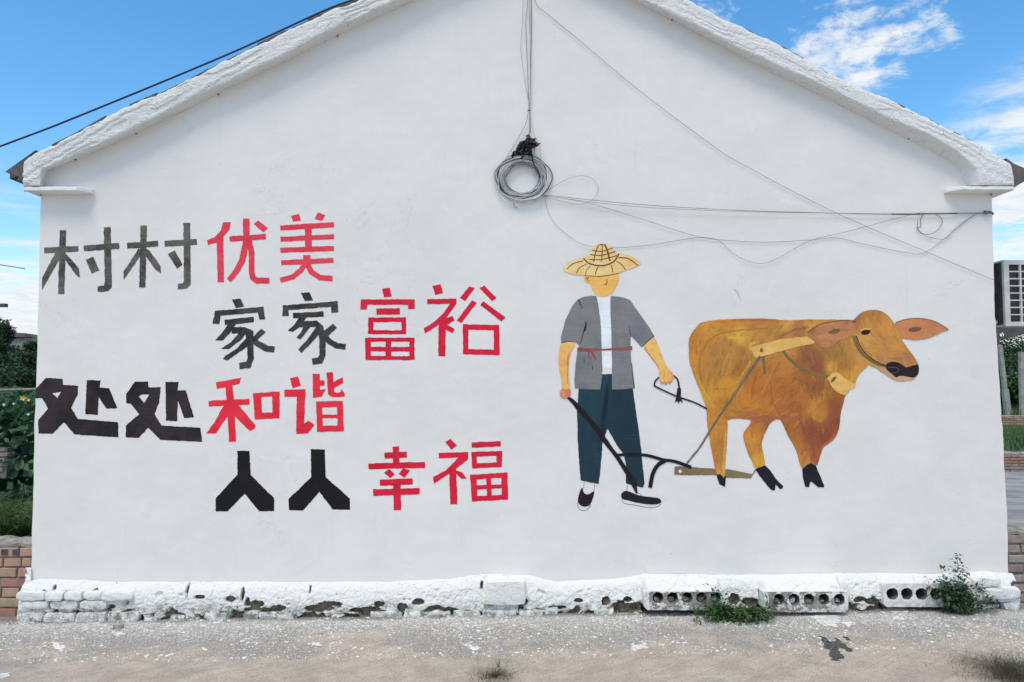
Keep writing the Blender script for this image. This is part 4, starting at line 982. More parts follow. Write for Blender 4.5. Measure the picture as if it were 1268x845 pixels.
sheet('shoe', [smooth_poly(Sz((626, 672), (630, 640), (660, 618), (700, 624), (760, 655), (830, 668), (900, 675), (960, 685), (980, 705), (975, 727), (930, 740), (850, 737), (750, 720), (680, 702), (640, 694)))], P_blk2, fa, 1)
for sk in (stroke(catmull(Sz((248, 725), (255, 770), (290, 792), (330, 785), (368, 740)), 4), .55), stroke(catmull(Sz((635, 695), (655, 728), (750, 745), (870, 765), (940, 758), (978, 733)), 4), .55),
                       stroke(Sz((307, 535), (300, 600)), .45), stroke(Sz((396, 560), (390, 625)), .45), stroke(Sz((680, 570), (679, 618)), .6), stroke(Sz((778, 635), (810, 662)), .5)):
    sheet('shoe_outline', [sk], P_lip, fa, .4, jit=.1)
sheet('lead_rope', [stroke(catmull(F2((1085, 530), (1120, 565), (1135, 640), (1138, 720)), 5), [1.6 + .06 * k for k in range(16)]), stroke(catmull(F2((960, 545), (925, 580), (920, 612), (940, 632), (1110, 710), (1268, 765)) + C((200, 262)), 4), 1.9),
                    F2((1118, 640), (1150, 640), (1148, 720), (1167, 768), (1142, 750), (1127, 772), (1115, 748), (1093, 768), (1108, 720))], P_blk, fa, 6, jit=.2)

# ================================================================== WIRES ON THE WALL
def wire(pts, off, r, mat, name, label, cat='wire', n=5, smooth=6, jit=.0, parent=None):
    pts = catmull(pts, smooth)
    o = off if isinstance(off, (list, tuple)) else (off, off)
    mb = MB(); L = len(pts)
    ps = [wp(x + jit * nz(x, y, 1, .3), y + jit * nz(x, y, 5, .3), o[0] + (o[1] - o[0]) * i / (L - 1)) for i, (x, y) in enumerate(pts)]
    mb.tube(ps, r, n)
    ob = mb.build(name, M[mat], parent, smooth=True)
    if label: tag(ob, label, cat)
    return ob
G5 = Z(600, 0, 4.227); G8 = Z(560, 130, 4.445); GW = Z(660, 200, 2.186); G4_ = Z(960, 180, 4.117)
bw = thing('wire_bundle', 'pale wires hanging from the gable peak down to the coil', 'wires', wp(655, 165, .02))
wire([(651, -64)] + G5((234, 0), (238, 200), (240, 420), (236, 560), (235, 700)), .02, .0035, 'wirel', 'wire', None, parent=bw)
wire([(650, -64)] + G5((224, 0), (216, 120), (222, 300), (232, 560)), .012, .0016, 'wireg', 'wire', None, parent=bw)
wire([(649, -64)] + G5((202, 0), (198, 120), (190, 250), (205, 380), (228, 520)), .02, .0012, 'wireg', 'wire', None, parent=bw)
wire([(652, -64)] + G5((244, 0), (243, 300), (238, 560), (240, 690)), .012, .0018, 'wireg', 'wire', None, parent=bw)
wire(G5((232, 560), (215, 650), (160, 752)) + G8((300, 290)), .02, .0014, 'wireg', 'wire', None, parent=bw)
wire(G5((236, 600), (258, 700), (285, 750)) + G8((485, 260), (490, 330)), .02, .0012, 'wirel', 'wire', None, parent=bw)
wire(G5((226, 582), (232, 578), (240, 582)), .024, .003, 'wired', 'wire_tie', None, parent=bw)
coil = thing('cable_coil', 'round coil of thin cables taped together on the wall', 'cable coil', wp(647, 221, .03))
r4 = random.Random(4)
for k in range(16):
    cx, cy = 387 + r4.uniform(-14, 14), 405 + r4.uniform(-10, 10)
    rx, ry = r4.uniform(84, 142), 0; ry = rx * r4.uniform(.80, .94)
    ph = r4.uniform(0, 6)
    if k < 4: rx, ry = r4.uniform(136, 150), r4.uniform(120, 128)
    pts = [(cx + rx * math.cos(ph + a) * (1 + .045 * math.sin(3 * a + k) + .015 * math.sin(7 * a + k)), cy + ry * math.sin(ph + a) * (1 + .045 * math.cos(2 * a + k) + .015 * math.cos(8 * a))) for a in [2 * math.pi * j / 30 for j in range(31)]]
    wire(G8(*pts), r4.uniform(.012, .042), r4.choice([.0024, .003, .0038]), ['wirel', 'wirel', 'wireg', 'wirew', 'wired', 'wirew'][k % 6], 'cable_loop', None, smooth=2, parent=coil, n=6)
wire(G8((300, 395), (340, 350), (400, 325), (450, 350), (470, 400), (465, 450)), .03, .0034, 'wirel', 'cable_loop', None, parent=coil)
wire(G8((335, 540), (345, 560), (360, 568)), .01, .0012, 'wired', 'cable_end', None, parent=coil)
# tape: crumpled black strips
mb = MB()
tp = G8((322, 288), (330, 262), (352, 248), (368, 214), (398, 196), (424, 158), (434, 185), (455, 190), (462, 210), (478, 214), (462, 236), (440, 238), (440, 282), (380, 276))
V, Fc = cdt([rough(tp, 1.0, 1.0)], (), [(x * 1.3 + 630, y * 1.3 + 164) for x in range(30) for y in range(26) if inpoly(x * 1.3 + 630, y * 1.3 + 164, tp)])
mb.v = [tuple(wp(v[0], v[1], .045 + .02 * nz(v[0], v[1], 0, .9))) for v in V]; mb.f = [tuple(f)[::-1] for f in Fc]
b0 = len(mb.v); outl = rough(tp, 1.0, 1.0)
for k in range(46):
    a = r4.choice(tp); a = (a[0] * .7 + 649 * .3 + r4.uniform(-3, 3), a[1] * .75 + 186 * .25 + r4.uniform(-3, 3)); an = r4.uniform(0, 6.3); L = r4.uniform(3, 7)
    b = (a[0] + math.cos(an) * L, a[1] + math.sin(an) * L * .8); wd = r4.uniform(.6, 1.4); nx_, ny_ = -math.sin(an) * wd, math.cos(an) * wd
    o1, o2 = r4.uniform(.02, .07), r4.uniform(.02, .08)
    mb.add([wp(a[0] - nx_, a[1] - ny_, o1), wp(b[0] - nx_ * .5, b[1] - ny_ * .5, o2), wp(b[0] + nx_ * .5, b[1] + ny_ * .5, o2 + .006), wp(a[0] + nx_, a[1] + ny_, o1 + .006)], [(0, 1, 2, 3)])
mb.build('tape_wrap', M['tape'], coil)
wire(G8((442, 240), (470, 225), (478, 214)), .04, .004, 'wireg', 'tape_tail', None, parent=coil)
wire(G8((436, 278), (450, 330), (475, 370), (485, 400)), .045, .004, 'wired', 'tape_tail', None, parent=coil)
wire(G8((470, 492),) + [(780, 252.5), (900, 260), (1010, 263.5), (1115, 266), (1228, 264)], (.03, .012), .0017, 'wireg', 'wall_wire', 'upper of two parallel grey wires running level from coil to right corner')
wire(G8((480, 498),) + [(780, 255.5), (900, 261.5), (1010, 263.8), (1110, 264.8), (1226, 263.4)], (.03, .01), .0013, 'wireg', 'wall_wire', 'lower of two parallel grey wires running level from coil to right corner')
wire([(1104, 265), (1130, 265.5), (1150, 264.5), (1185, 264.2)], .018, .0028, 'wired', 'wire_splice', 'black taped splice on the level wires above the small wire loop', 'wire splice')
wire(G8((480, 500), (560, 450), (640, 405), (710, 390), (770, 405), (800, 445), (800, 485), (760, 530), (690, 548), (600, 530), (500, 502)), .012, .0010, 'wireg', 'wall_wire', 'thin teardrop loop of wire just right of the cable coil')
wire(G8((510, 505), (525, 580), (570, 660), (650, 730)) + F1((150, 0), (200, 40), (280, 85), (380, 110)), .010, .0010, 'wireg', 'wall_wire', 'thin wire sagging from the coil down to the painted hat')
wire(F1((545, 112), (620, 117), (700, 113)) + GW((330, 225), (440, 207), (500, 212), (620, 219), (750, 213), (820, 207), (900, 225), (1010, 247), (1065, 245), (1150, 180), (1200, 143), (1238, 138)), .008, .0012, 'wireg', 'wall_wire', 'long slack wire from the painted hat up to the right corner')
wire(GW((30, 93), (150, 113), (290, 155), (430, 200), (500, 213), (545, 252), (600, 275), (650, 268), (750, 215), (850, 190), (1020, 145), (1060, 138)), .012, .0012, 'wireg', 'wall_wire', 'slack wire dipping low between the hat and the ox')
wire([(651, -60)] + G5((263, 0), (330, 75), (500, 215), (700, 385), (900, 545), (1190, 760)) + GW((553, 0), (800, 130), (1060, 243), (1250, 322)), .012, .0014, 'wireg', 'wall_wire', 'long diagonal wire from the gable peak to the right edge')
wire(G4_((755, 352), (740, 380), (742, 415), (722, 420), (735, 440), (770, 455), (820, 440), (850, 400), (845, 370), (815, 352)), .015, .0017, 'wired', 'wall_wire', 'small dark loop of wire near the right corner')
wire(G4_((725, 380), (730, 430), (760, 460), (830, 478), (872, 474), (912, 430), (970, 385), (1035, 345)), .012, .0014, 'wireg', 'wall_wire', 'thin wire curving under the small loop to the corner hook')
hk = thing('wire_hook', 'small grey hook and insulator on the right corner of the wall', 'hook', wp(1227, 264, .01))
mb = MB(); mb.tube([wp(1222, 263.5, -.02), wp(1222, 263.5, .03)], .010, 10); mb.build('insulator', M['wireg'], hk, smooth=True)
mb = MB(); mb.tube([wp(1218, 262, .02), wp(1226, 262.5, .02), wp(1230, 264.5, .0), wp(1229, 266, -.02)], .005, 6); mb.build('hook_rod', M['iron'], hk, smooth=True)
mb = MB(); mb.tube([at(x, y, D - .17) for x, y in catmull([(-800, 470), (-400, 330), (0, 181.5), (100, 143), (280, 68.5), (401, 13.5), (444, -3), (520, -38), (640, -96)], 8)], .0062, 6)
tag(mb.build('overhead_cable', M['navy'], None, smooth=True), 'black overhead cable running up across the sky to the left roof slope', 'cable')
# nails and scuffs: rusty nail stubs under the verge
stub = None
for i, (x, y) in enumerate([(94, 198), (169, 165.5), (220, 140), (271, 117.5), (303, 99), (418, 45), (468, 20), (488, 8), (832, 25), (864, 38), (930, 72), (984, 101), (1024, 120), (1124, 172), (1183, 199)]):
    if stub is None:
        mb = MB(); mb.tube([(0, .0, 0), (0, -.014, -.004)], .006, 6, .004); stub = mb.build('nail_stub', M['iron'], house); stub.matrix_parent_inverse = Matrix.Translation(-house.location); o = stub
    else:
        o = stub.copy(); COL.objects.link(o)
    o.location = wp(x, y, 0)
# patches of paint scuffed on the wall above the ox
scuff = paint('grey_scuff', (.45, .46, .46), (.6, .61, .61), 60, 1)
sheet('scuff_mark', [stroke(catmull([(909, 358), (914, 364), (917, 371)], 4), [1.2 - .1 * k for k in range(9)]), stroke([(912, 360), (916, 362)], .5)], scuff, house, 0, jit=.8)

# ================================================================== AIR CONDITIONER
ya = 5.06
ac = thing('air_conditioner', 'white air conditioner outdoor unit on a bracket at the right side wall', 'air conditioner', (3.5, ya + .35, 1.9))
a0 = at(1242.5, 322, ya); zt = a0.z; zb = at(1242.5, 404, ya).z; X0 = a0.x; X1 = X0 + .29; Y1 = ya + .78
mb = MB()
tk = .012
mb.box(X0, ya + .02, zt - tk, X1, Y1, zt); mb.box(X0, ya + .02, zb, X1, Y1, zb + tk)
mb.box(X1 - tk, ya + .02, zb + tk, X1, Y1, zt - tk); mb.box(X0, Y1 - tk, zb + tk, X1 - tk, Y1, zt - tk)
mb.build('casing', M['acw'], ac)
mb = MB(); mb.box(X0 + .004, ya + .035, zb + .015, X1 - .015, ya + .05, zt - .015); mb.build('grille_back', M['acd'], ac)
cols = [0, .034, .118, .132, .215, .229, X1 - X0]
H_ = zt - zb
barp = MB(); barp.box(X0, ya, zb, X0 + .036, ya + .022, zt); barp.build('corner_post', M['acw'], ac)
for xx in (.112, .200):
    b_ = MB(); b_.box(X0 + xx, ya + .004, zb + .03, X0 + xx + .011, ya + .02, zt - .03); b_.build('grille_bar', M['acw'], ac)
b_ = MB(); b_.box(X1 - .03, ya + .001, zb, X1 - .001, ya + .021, zt); b_.build('corner_post', M['acw'], ac)
for (z0, z1) in ((zt - .032, zt - .001), (zb + .001, zb + .03)):
    b_ = MB(); b_.box(X0 + .037, ya + .002, z0, X1 - .031, ya + .021, z1); b_.build('grille_rail', M['acw'], ac)
g0 = None
ng = 8; pitch_ = (H_ - .06) / ng
for k in range(1, ng):
    if g0 is None:
        b_ = MB(); b_.box(X0 + .037, ya + .006, -.004, X1 - .031, ya + .022, .004); g0 = b_.build('grille_louver', M['acw'], ac); g0.matrix_parent_inverse = Matrix.Translation(-ac.location); o = g0
    else: o = g0.copy(); COL.objects.link(o)
    o.location = (0, 0, zb + .03 + pitch_ * k)
b_ = MB()
for k in range(40): b_.box(X0 + .003, ya + .03 + k * .0185, zb + .013, X0 + .012, ya + .036 + k * .0185, zt - .013)
b_.box(X0 + .013, ya + .052, zb + .013, X0 + .02, Y1 - .013, zt - .013)
b_.build('coil_fins', M['acd'], ac)['kind'] = 'stuff'
b_ = MB(); b_.tube([(X1 + .002, ya + .38 + .19 * math.cos(a), (zt + zb) / 2 + .19 * math.sin(a)) for a in [2 * math.pi * k / 24 for k in range(25)]], .008, 6)
for k in range(6): b_.tube([(X1 + .004, ya + .38, (zt + zb) / 2), (X1 + .004, ya + .38 + .19 * math.cos(k * math.pi / 3), (zt + zb) / 2 + .19 * math.sin(k * math.pi / 3))], .004, 5)
b_.build('fan_guard', M['acw'], ac)
for yb_ in (ya + .0, ya + .66):
    hole = [((at(1241, 415, ya).x) + .0165 * math.cos(2 * math.pi * k / 14), at(1241, 415, ya).z + .0165 * math.sin(2 * math.pi * k / 14)) for k in range(14)]
    xa = at(1233, 410, ya).x; gus = [(xa, at(1237, 405.5, ya).z), (X1 + .05, at(1237, 405.5, ya).z), (X1 + .05, at(1237, 409, ya).z), (X1 - .12, at(1268, 412, ya).z), (xa, at(1236, 423, ya).z)]
    V, Fc = cdt([gus], [hole])
    b_ = MB(); b_.v = [(v[0], yb_, v[1]) for v in V] + [(v[0], yb_ + .005, v[1]) for v in V]; n = len(V)
    b_.f = [tuple(f) for f in Fc] + [tuple(i + n for i in f)[::-1] for f in Fc]
    for lp in (gus, hole):
        b0 = len(b_.v); b_.v += [(x, yb_, z) for x, z in lp] + [(x, yb_ + .005, z) for x, z in lp]; m_ = len(lp)
        b_.f += [(b0 + i, b0 + (i + 1) % m_, b0 + m_ + (i + 1) % m_, b0 + m_ + i) for i in range(m_)]
    b_.build('bracket', M['iron'], ac)
b_ = MB(); b_.tube([(X0 + .02, ya + .1, zb + .04), (X0 - .05, ya + .1, zb + .0), (XR - .04, ya + .12, zb - .05)], .012, 8); b_.build('refrigerant_pipe', M['wirel'], ac)

# ================================================================== GROUND
m, T = new_mat('cement_and_dust', .95)
sepp = T.node('ShaderNodeSeparateXYZ'); T.l.new(T.pos, sepp.inputs[0]); PX_, PY_, PZ_ = sepp.outputs
big = T.noise(T.pos, 1.6, 4, .6); med = T.noise(T.pos, 7, 5, .65); fine = T.noise(T.pos, 90, 4, .7); grain = T.noise(T.pos, 260, 2, .6)
drag = T.noise(T.mapv(T.mapv(T.pos, (1, 1, 1), (0, 0, 0), (0, 0, R(-38))), (1.6, 40, 1)), 1.0, 7, .78, .25)
grey = T.mix(T.ss(fine, .35, .65), (.25, .235, .21), (.49, .465, .425))
dust = T.mix(T.ss(med, .35, .65), (.60, .525, .43), (.47, .405, .33))
dust = T.mix(T.ss(drag, .48, .62, 0, .45), dust, (.36, .315, .265))
edge = T.m('ADD', PY_, T.m('ADD', T.m('MULTIPLY', T.m('SUBTRACT', big, .5), 1.9), T.m('MULTIPLY', T.m('SUBTRACT', med, .5), .7)))
c = T.mix(T.ss(edge, 4.44, 4.14), grey, dust)
pink = T.m('MULTIPLY', T.ss(T.noise(T.mapv(T.pos, (1, 2, 1), (4, 2, 0)), 3.2, 5, .7), .55, .68), .4)
c = T.mix(pink, c, (.43, .345, .27))
# limewash drips
dens = T.ss(T.m('ADD', PY_, T.m('MULTIPLY', T.m('SUBTRACT', big, .5), .5)), 4.0, 4.72)
vo = T.voro(T.mapv(T.pos, (1, 1.0, 1)), 70); vo2 = T.voro(T.pos, 30); vo3 = T.voro(T.pos, 150)
for vv, a_, b_2 in ((vo, .12, .36), (vo2, .03, .27), (vo3, .15, .38)):
    n_ = T.m('ADD', vv, T.m('MULTIPLY', T.m('SUBTRACT', T.noise(T.pos, 110, 3, .6), .5), .22))
    th = T.m('MULTIPLY', dens, b_2)
    sp = T.m('MULTIPLY', T.ss(T.m('SUBTRACT', n_, th), .02, -.03), T.ss(T.noise(T.pos, 11, 4, .7), .33, .50))
    c = T.mix(T.m('MULTIPLY', sp, .85), c, (.76, .76, .73))
near_wall = T.m('MULTIPLY', T.ss(T.m('ADD', PY_, T.m('MULTIPLY', T.m('SUBTRACT', med, .5), .25)), 4.55, 4.80), T.ss(fine, .42, .58))
c = T.mix(T.m('MULTIPLY', near_wall, .7), c, (.74, .73, .69))
wl = T.m('MULTIPLY', T.ss(T.noise(T.mapv(T.pos, (1, 3, 1), (9, 1, 0), (0, 0, R(-15))), 3.0, 6, .75), .60, .68), .45)
c = T.mix(wl, c, (.66, .66, .64))
c = T.mix(T.ss(grain, .58, .72, 0, .6), c, (.15, .14, .13))
rub = T.voro(T.mapv(T.pos, (1, 1, 1), (3, 3, 0)), 120)
c = T.mix(T.m('MULTIPLY', T.ss(rub, .5, .75), .35), c, (.20, .185, .16))
foot_band = T.m('MULTIPLY', T.ss(T.m('ADD', PY_, T.m('MULTIPLY', T.m('SUBTRACT', med, .5), .16)), 4.76, 4.83), .7)  # darker band along the wall foot
c = T.mix(foot_band, c, (.17, .155, .125))
T.l.new(c, T.b.inputs['Base Color'])
hh_ = T.m('ADD', T.m('MULTIPLY', fine, .6), T.m('ADD', T.m('MULTIPLY', grain, .3), T.m('MULTIPLY', drag, .5)))
T.l.new(T.bump(hh_, 1.0, .010), T.b.inputs['Normal'])
M['ground'] = m
def path_z(x, y):
    return gz(x) + .006 * nz(x, y, 0, 1.7) + .0035 * nz(x, y, 2, 9) + .0018 * nz(x, y, 4, 32) * (1 if 3.4 < y < 5 else 0)
xs = sorted(set([-40, -25, -15, -10, -7, -5.5] + [round(-4.2 + .02 * i, 3) for i in range(421)] + [5.5, 7, 10, 15, 25, 40]))
ys = sorted(set([-30, -15, -8, -4, -1, 1, 2, 2.7, 3.1] + [round(3.4 + .02 * i, 3) for i in range(80)] + [5.1, 5.3]))
mb = MB(); mb.grid([[Vector((x, y, path_z(x, y))) for y in ys] for x in xs]); mb.f = [f[::-1] for f in mb.f]
path = mb.build('path', M['ground'], None, smooth=True, kind='structure')
# land behind, out to the horizon
m, T = new_mat('field_earth', .95)
n1 = T.noise(T.pos, .35, 6, .65); n2 = T.noise(T.pos, 6, 5, .7)
c = T.mix(T.ss(n1, .4, .62), (.075, .11, .04), (.10, .13, .05)); c = T.mix(T.ss(n2, .45, .7, 0, .6), c, (.045, .065, .025))
T.l.new(c, T.b.inputs['Base Color']); T.l.new(T.bump(n2, .8, .1), T.b.inputs['Normal'])
M['field'] = m
mb = MB(); gx = [-2500, -400, -100, -40, -20, -10, -6, -3, 0, 3, 6, 10, 20, 40, 100, 400, 2500]; gy = [-2500, -300, -40, -10, 0, 3, 6, 10, 14, 20, 30, 60, 120, 400, 2500]
mb.grid([[Vector((x, y, gz(x) - .03 - (.02 if abs(x) < 7 and y < 6 else 0))) for y in gy] for x in gx]); mb.f = [f[::-1] for f in mb.f]
mb.build('ground', M['field'], None, kind='structure')
# cement yard to the right behind the wall
m, T = new_mat('grey_yard_cement', .9)
n1 = T.noise(T.mapv(T.pos, (1, 2.4, 1)), 1.4, 6, .65); n2 = T.noise(T.pos, 40, 4, .7)
c = T.mix(T.ss(n1, .38, .62), (.36, .355, .345), (.23, .225, .22)); c = T.mix(T.ss(n2, .5, .7, 0, .5), c, (.38, .37, .36))
T.l.new(c, T.b.inputs['Base Color']); T.l.new(T.bump(n1, .4, .01), T.b.inputs['Normal'])
M['yard'] = m
mb = MB(); mb.grid([[Vector((x, y, gz(x) - .008 + .01 * nz(x, y, 3, 1.3))) for y in [5.2 + .35 * k for k in range(21)]] for x in [3.4 + .4 * k for k in range(30)]]); mb.f = [f[::-1] for f in mb.f]
mb.build('yard_pavement', M['yard'], None, kind='structure')

# stains and spilled whitewash
def ground_pt(px, py):
    d = pray(px, py)
    t = 3.0
    for _ in range(20):
        p = Vector((d.x * t, d.y * t, EYE + d.z * t)); t += (p.z - gz(p.x)) / (-d.z)
    return Vector((d.x * t, d.y * t, 0))
def spill(name, poly, mat, lbl, seed=0, lift=.0016, jit=.02):
    w_ = [ground_pt(*q) for q in poly]; p2 = rough([(q.x, q.y) for q in w_], .012, 0, seed)
    p2 = [(x + jit * nz(x, y, seed, 40) + jit * .6 * nz(x, y, seed + 1, 110), y + jit * nz(x, y, seed + 5, 40) + jit * .6 * nz(x, y, seed + 7, 110)) for x, y in p2]
    gp = []
    bx = [q[0] for q in p2]; by = [q[1] for q in p2]; x = min(bx)
    while x < max(bx):
        y = min(by)
        while y < max(by):
            if inpoly(x, y, p2): gp.append((x, y))
            y += .02
        x += .02
    V, Fc = cdt([p2], (), gp); mb = MB()
    mb.v = [(v[0], v[1], path_z(v[0], v[1]) + lift + .0006) for v in V]; mb.f = [tuple(f) for f in Fc]
    o = mb.build(name, M[mat], path); o['label'] = lbl; return o
spill('tar_stain', [(1015, 790), (1022, 789), (1027, 797), (1034, 795), (1036, 790), (1046, 799), (1056, 807), (1050, 808), (1040, 802), (1036, 806), (1043, 813), (1042, 818), (1037, 821), (1028, 814), (1029, 807), (1022, 802)], 'tar', 'black forked stain on the cement below the hollow slab', 1, .002, .03)
spill('tar_stain', [(1043, 789), (1050, 790), (1054, 794), (1047, 793)], 'tar', 'small black streak beside the forked stain', 4, .002, .01)
for i, pg in enumerate([[(1003, 764), (1018, 760), (1038, 762), (1042, 770), (1034, 777), (1020, 776), (1012, 771)], [(1044, 770), (1056, 771), (1057, 777), (1048, 776)], [(1090, 747), (1118, 749), (1125, 757), (1108, 760), (1094, 755)], [(1100, 763), (1118, 764), (1122, 769), (1108, 768)],
                        [(0, 836), (12, 833), (10, 840), (0, 843)], [(62, 796), (76, 797), (80, 803), (68, 805)], [(384, 797), (396, 796), (397, 801), (388, 803)], [(138, 782), (152, 782), (150, 786), (140, 786)], [(780, 800), (800, 797), (802, 803), (786, 806)], [(576, 797), (592, 799), (590, 806), (580, 803)]]):
    spill('limewash_spill', pg, 'limep', 'white spill of limewash on the cement', 10 + i, .0012, .03)

# flakes and grit (countless)
r5 = random.Random(9)
def scatter(n, fn, size, name, mat, label_kind='stuff'):
    mb = MB()
    for _ in range(n):
        x, y = fn(); s_ = size(); k = r5.choice([4, 5, 6]); a0_ = r5.uniform(0, 6); z = path_z(x, y)
        e = r5.uniform(.5, 1); h = min(s_ * r5.uniform(.15, .45), .0025); rt = r5.uniform(0, 3)
        ring = []
        for q in range(k):
            a = a0_ + 2 * math.pi * q / k; rr = s_ * r5.uniform(.7, 1.1); u, v = rr * math.cos(a), rr * math.sin(a) * e
            ring.append((x + u * math.cos(rt) - v * math.sin(rt), y + u * math.sin(rt) + v * math.cos(rt)))
        mb.add([(p[0], p[1], z - .001) for p in ring] + [(x + (p[0] - x) * .7, y + (p[1] - y) * .7, z + h) for p in ring], [(i, (i + 1) % k, k + (i + 1) % k, k + i) for i in range(k)] + [tuple(k + i for i in range(k))])
    o = mb.build(name, M[mat], None); o['kind'] = 'stuff'; return o
def fx(): return r5.uniform(-3.6, 3.6)
def near_y(lo, p): return lambda: (fx(), lo + (4.86 - lo) * (1 - r5.random() ** p))
def clus(lo, p):
    def f():
        while True:
            x, y = fx(), lo + (4.84 - lo) * (1 - r5.random() ** p)
            if nz(x, y, 3, 2.6) + .35 * nz(x, y, 8, 9) > r5.uniform(-.55, .25): return x, y
    return f
tag(scatter(8500, clus(4.10, 1.35), lambda: r5.uniform(.0018, .0055), 'limewash_flakes', 'flake'), 'white flakes of limewash scattered on the cement along the wall foot', 'flakes')
tag(scatter(1900, clus(4.12, 1.25), lambda: r5.uniform(.005, .007 + .013 * r5.random() ** 2), 'limewash_lumps', 'flake'), 'larger white crumbs of limewash on the cement below the base', 'crumbs')
tag(scatter(5200, near_y(3.75, 1.25), lambda: r5.uniform(.0015, .0045), 'grey_grit', 'pebble'), 'grey grit lying all over the cement path', 'grit')
tag(scatter(1600, lambda: (fx(), r5.uniform(3.7, 4.6)), lambda: r5.uniform(.0015, .005), 'tan_grit', 'pebbleT'), 'brown grit on the dusty front of the path', 'grit')
for (px, py, lbl) in ((146, 778, 'small dark stone on the cement left below the wall'), (652 - 112, 766, 'small grey stone near the wall foot under the slogans')):
    g = ground_pt(px, py); zz_ = gz(g.x)
    o = stone(g.x - .028, g.x + .028, zz_ - .005, zz_ + .02, g.y - .015, .035, seed=px, mat='pebble', name='loose_stone', parent=None)
    o.parent = None; o.matrix_parent_inverse = Matrix.Identity(4); tag(o, lbl, 'stone')

# ================================================================== PLANTS
def leaf(mb, tint, p, d, up, L, W, t, fold=.25, droop=.25, seg=2):
    d = d.normalized(); s_ = d.cross(up)
    s_ = s_.normalized() if s_.length > 1e-4 else Vector((1, 0, 0)); u = s_.cross(d).normalized()
    a = p; m1 = p + d * L * .45 + u * L * .04; tip = p + d * L - u * L * droop
    e1 = p + d * L * .4 + s_ * W / 2 + u * W * fold; e2 = p + d * L * .4 - s_ * W / 2 + u * W * fold
    mb.add([a, e1, tip, e2, m1], [(0, 1, 4), (1, 2, 4), (0, 4, 3), (4, 2, 3)]); tint += [t] * 5
def rv(r_, zb=0.0): 
    while True:
        v = Vector((r_.uniform(-1, 1), r_.uniform(-1, 1), r_.uniform(-1, 1) + zb))
        if .05 < v.length < 1.6: return v.normalized()
def shrub(name, label, base, stems, leafL, leafW, mat, seed, cat='plant', dens=16, spread=.5, group=None, stemr=.002):
    r_ = random.Random(seed); t = thing(name, label, cat, base, group)
    mb = MB(); tint = []; ms = MB()
    for (dx_, dy_, h) in stems:
        n = 7; pts = []
        for k in range(n + 1):
            u = k / n; pts.append(Vector(base) + Vector((dx_ * u ** 1.3 + .006 * r_.uniform(-1, 1), dy_ * u ** 1.3, h * (u - .12 * u * u * (abs(dx_) + abs(dy_)) * 3))))
        ms.tube(pts, stemr, 4, stemr * .4)
        L = sum((b - a).length for a, b in zip(pts, pts[1:])); cnt = int(dens * L / .1)
        for q in range(cnt):
            u = r_.uniform(.12, 1); f = u * n; i = min(n - 1, int(f)); p = pts[i].lerp(pts[i + 1], f - i)
            d = rv(r_, .15); d.z *= .6
            p = p + d * r_.uniform(0, spread) * leafL * 1.5
            leaf(mb, tint, p, d, Vector((0, 0, 1)), leafL * r_.uniform(.6, 1.2), leafW * r_.uniform(.7, 1.2), r_.random(), droop=r_.uniform(.1, .6))
    ms.build('stem', M['bark'] if mat != 'leafA' else M['leafA'], t); mb.build('leaves', M[mat], t, tint=tint)['kind'] = 'stuff'
    return t
gp = lambda px, py: (lambda g: (g.x, g.y, gz(g.x)))(ground_pt(px, py))
ra = random.Random(31)
b1 = at(898, 757, D - .19); b1 = (b1.x, b1.y, gz(b1.x) + .005)
shrub('weed', 'low leafy green weed covering the end of the first hollow slab', b1,
      [(ra.uniform(-.24, .17), ra.uniform(-.11, .03), ra.uniform(.02, .12)) for _ in range(18)] + [(-.10, -.02, .22), (-.03, .0, .17), (-.17, -.03, .11)], .036, .015, 'leafA', 3, dens=19, spread=1)
b1 = at(936, 760, D - .2); b1 = (b1.x, b1.y, gz(b1.x) + .005)
shrub('weed', 'low leafy green weed in front of the left end of the second slab', b1,
      [(ra.uniform(-.15, .17), ra.uniform(-.11, .04), ra.uniform(.02, .10)) for _ in range(15)], .036, .015, 'leafA', 4, dens=20, spread=1)
b1 = at(1190, 745, D - .13); b1 = (b1.x, b1.y, gz(b1.x))
shrub('bushy_weed', 'tall bushy weed with small dark leaves growing from the base near the right corner', b1,
      [(ra.uniform(-.19, .13), ra.uniform(-.10, .04), ra.uniform(.10, .27)) for _ in range(26)] + [(ra.uniform(-.24, .24), ra.uniform(-.08, .02), ra.uniform(.05, .17)) for _ in range(12)] + [(-.02, -.01, .37), (.02, 0, .30), (-.13, 0, .29), (.17, -.03, .10), (-.23, 0, .2), (.16, 0, .2), (.1, -.06, .09)], .034, .018, 'leafB', 5, dens=13, spread=1)
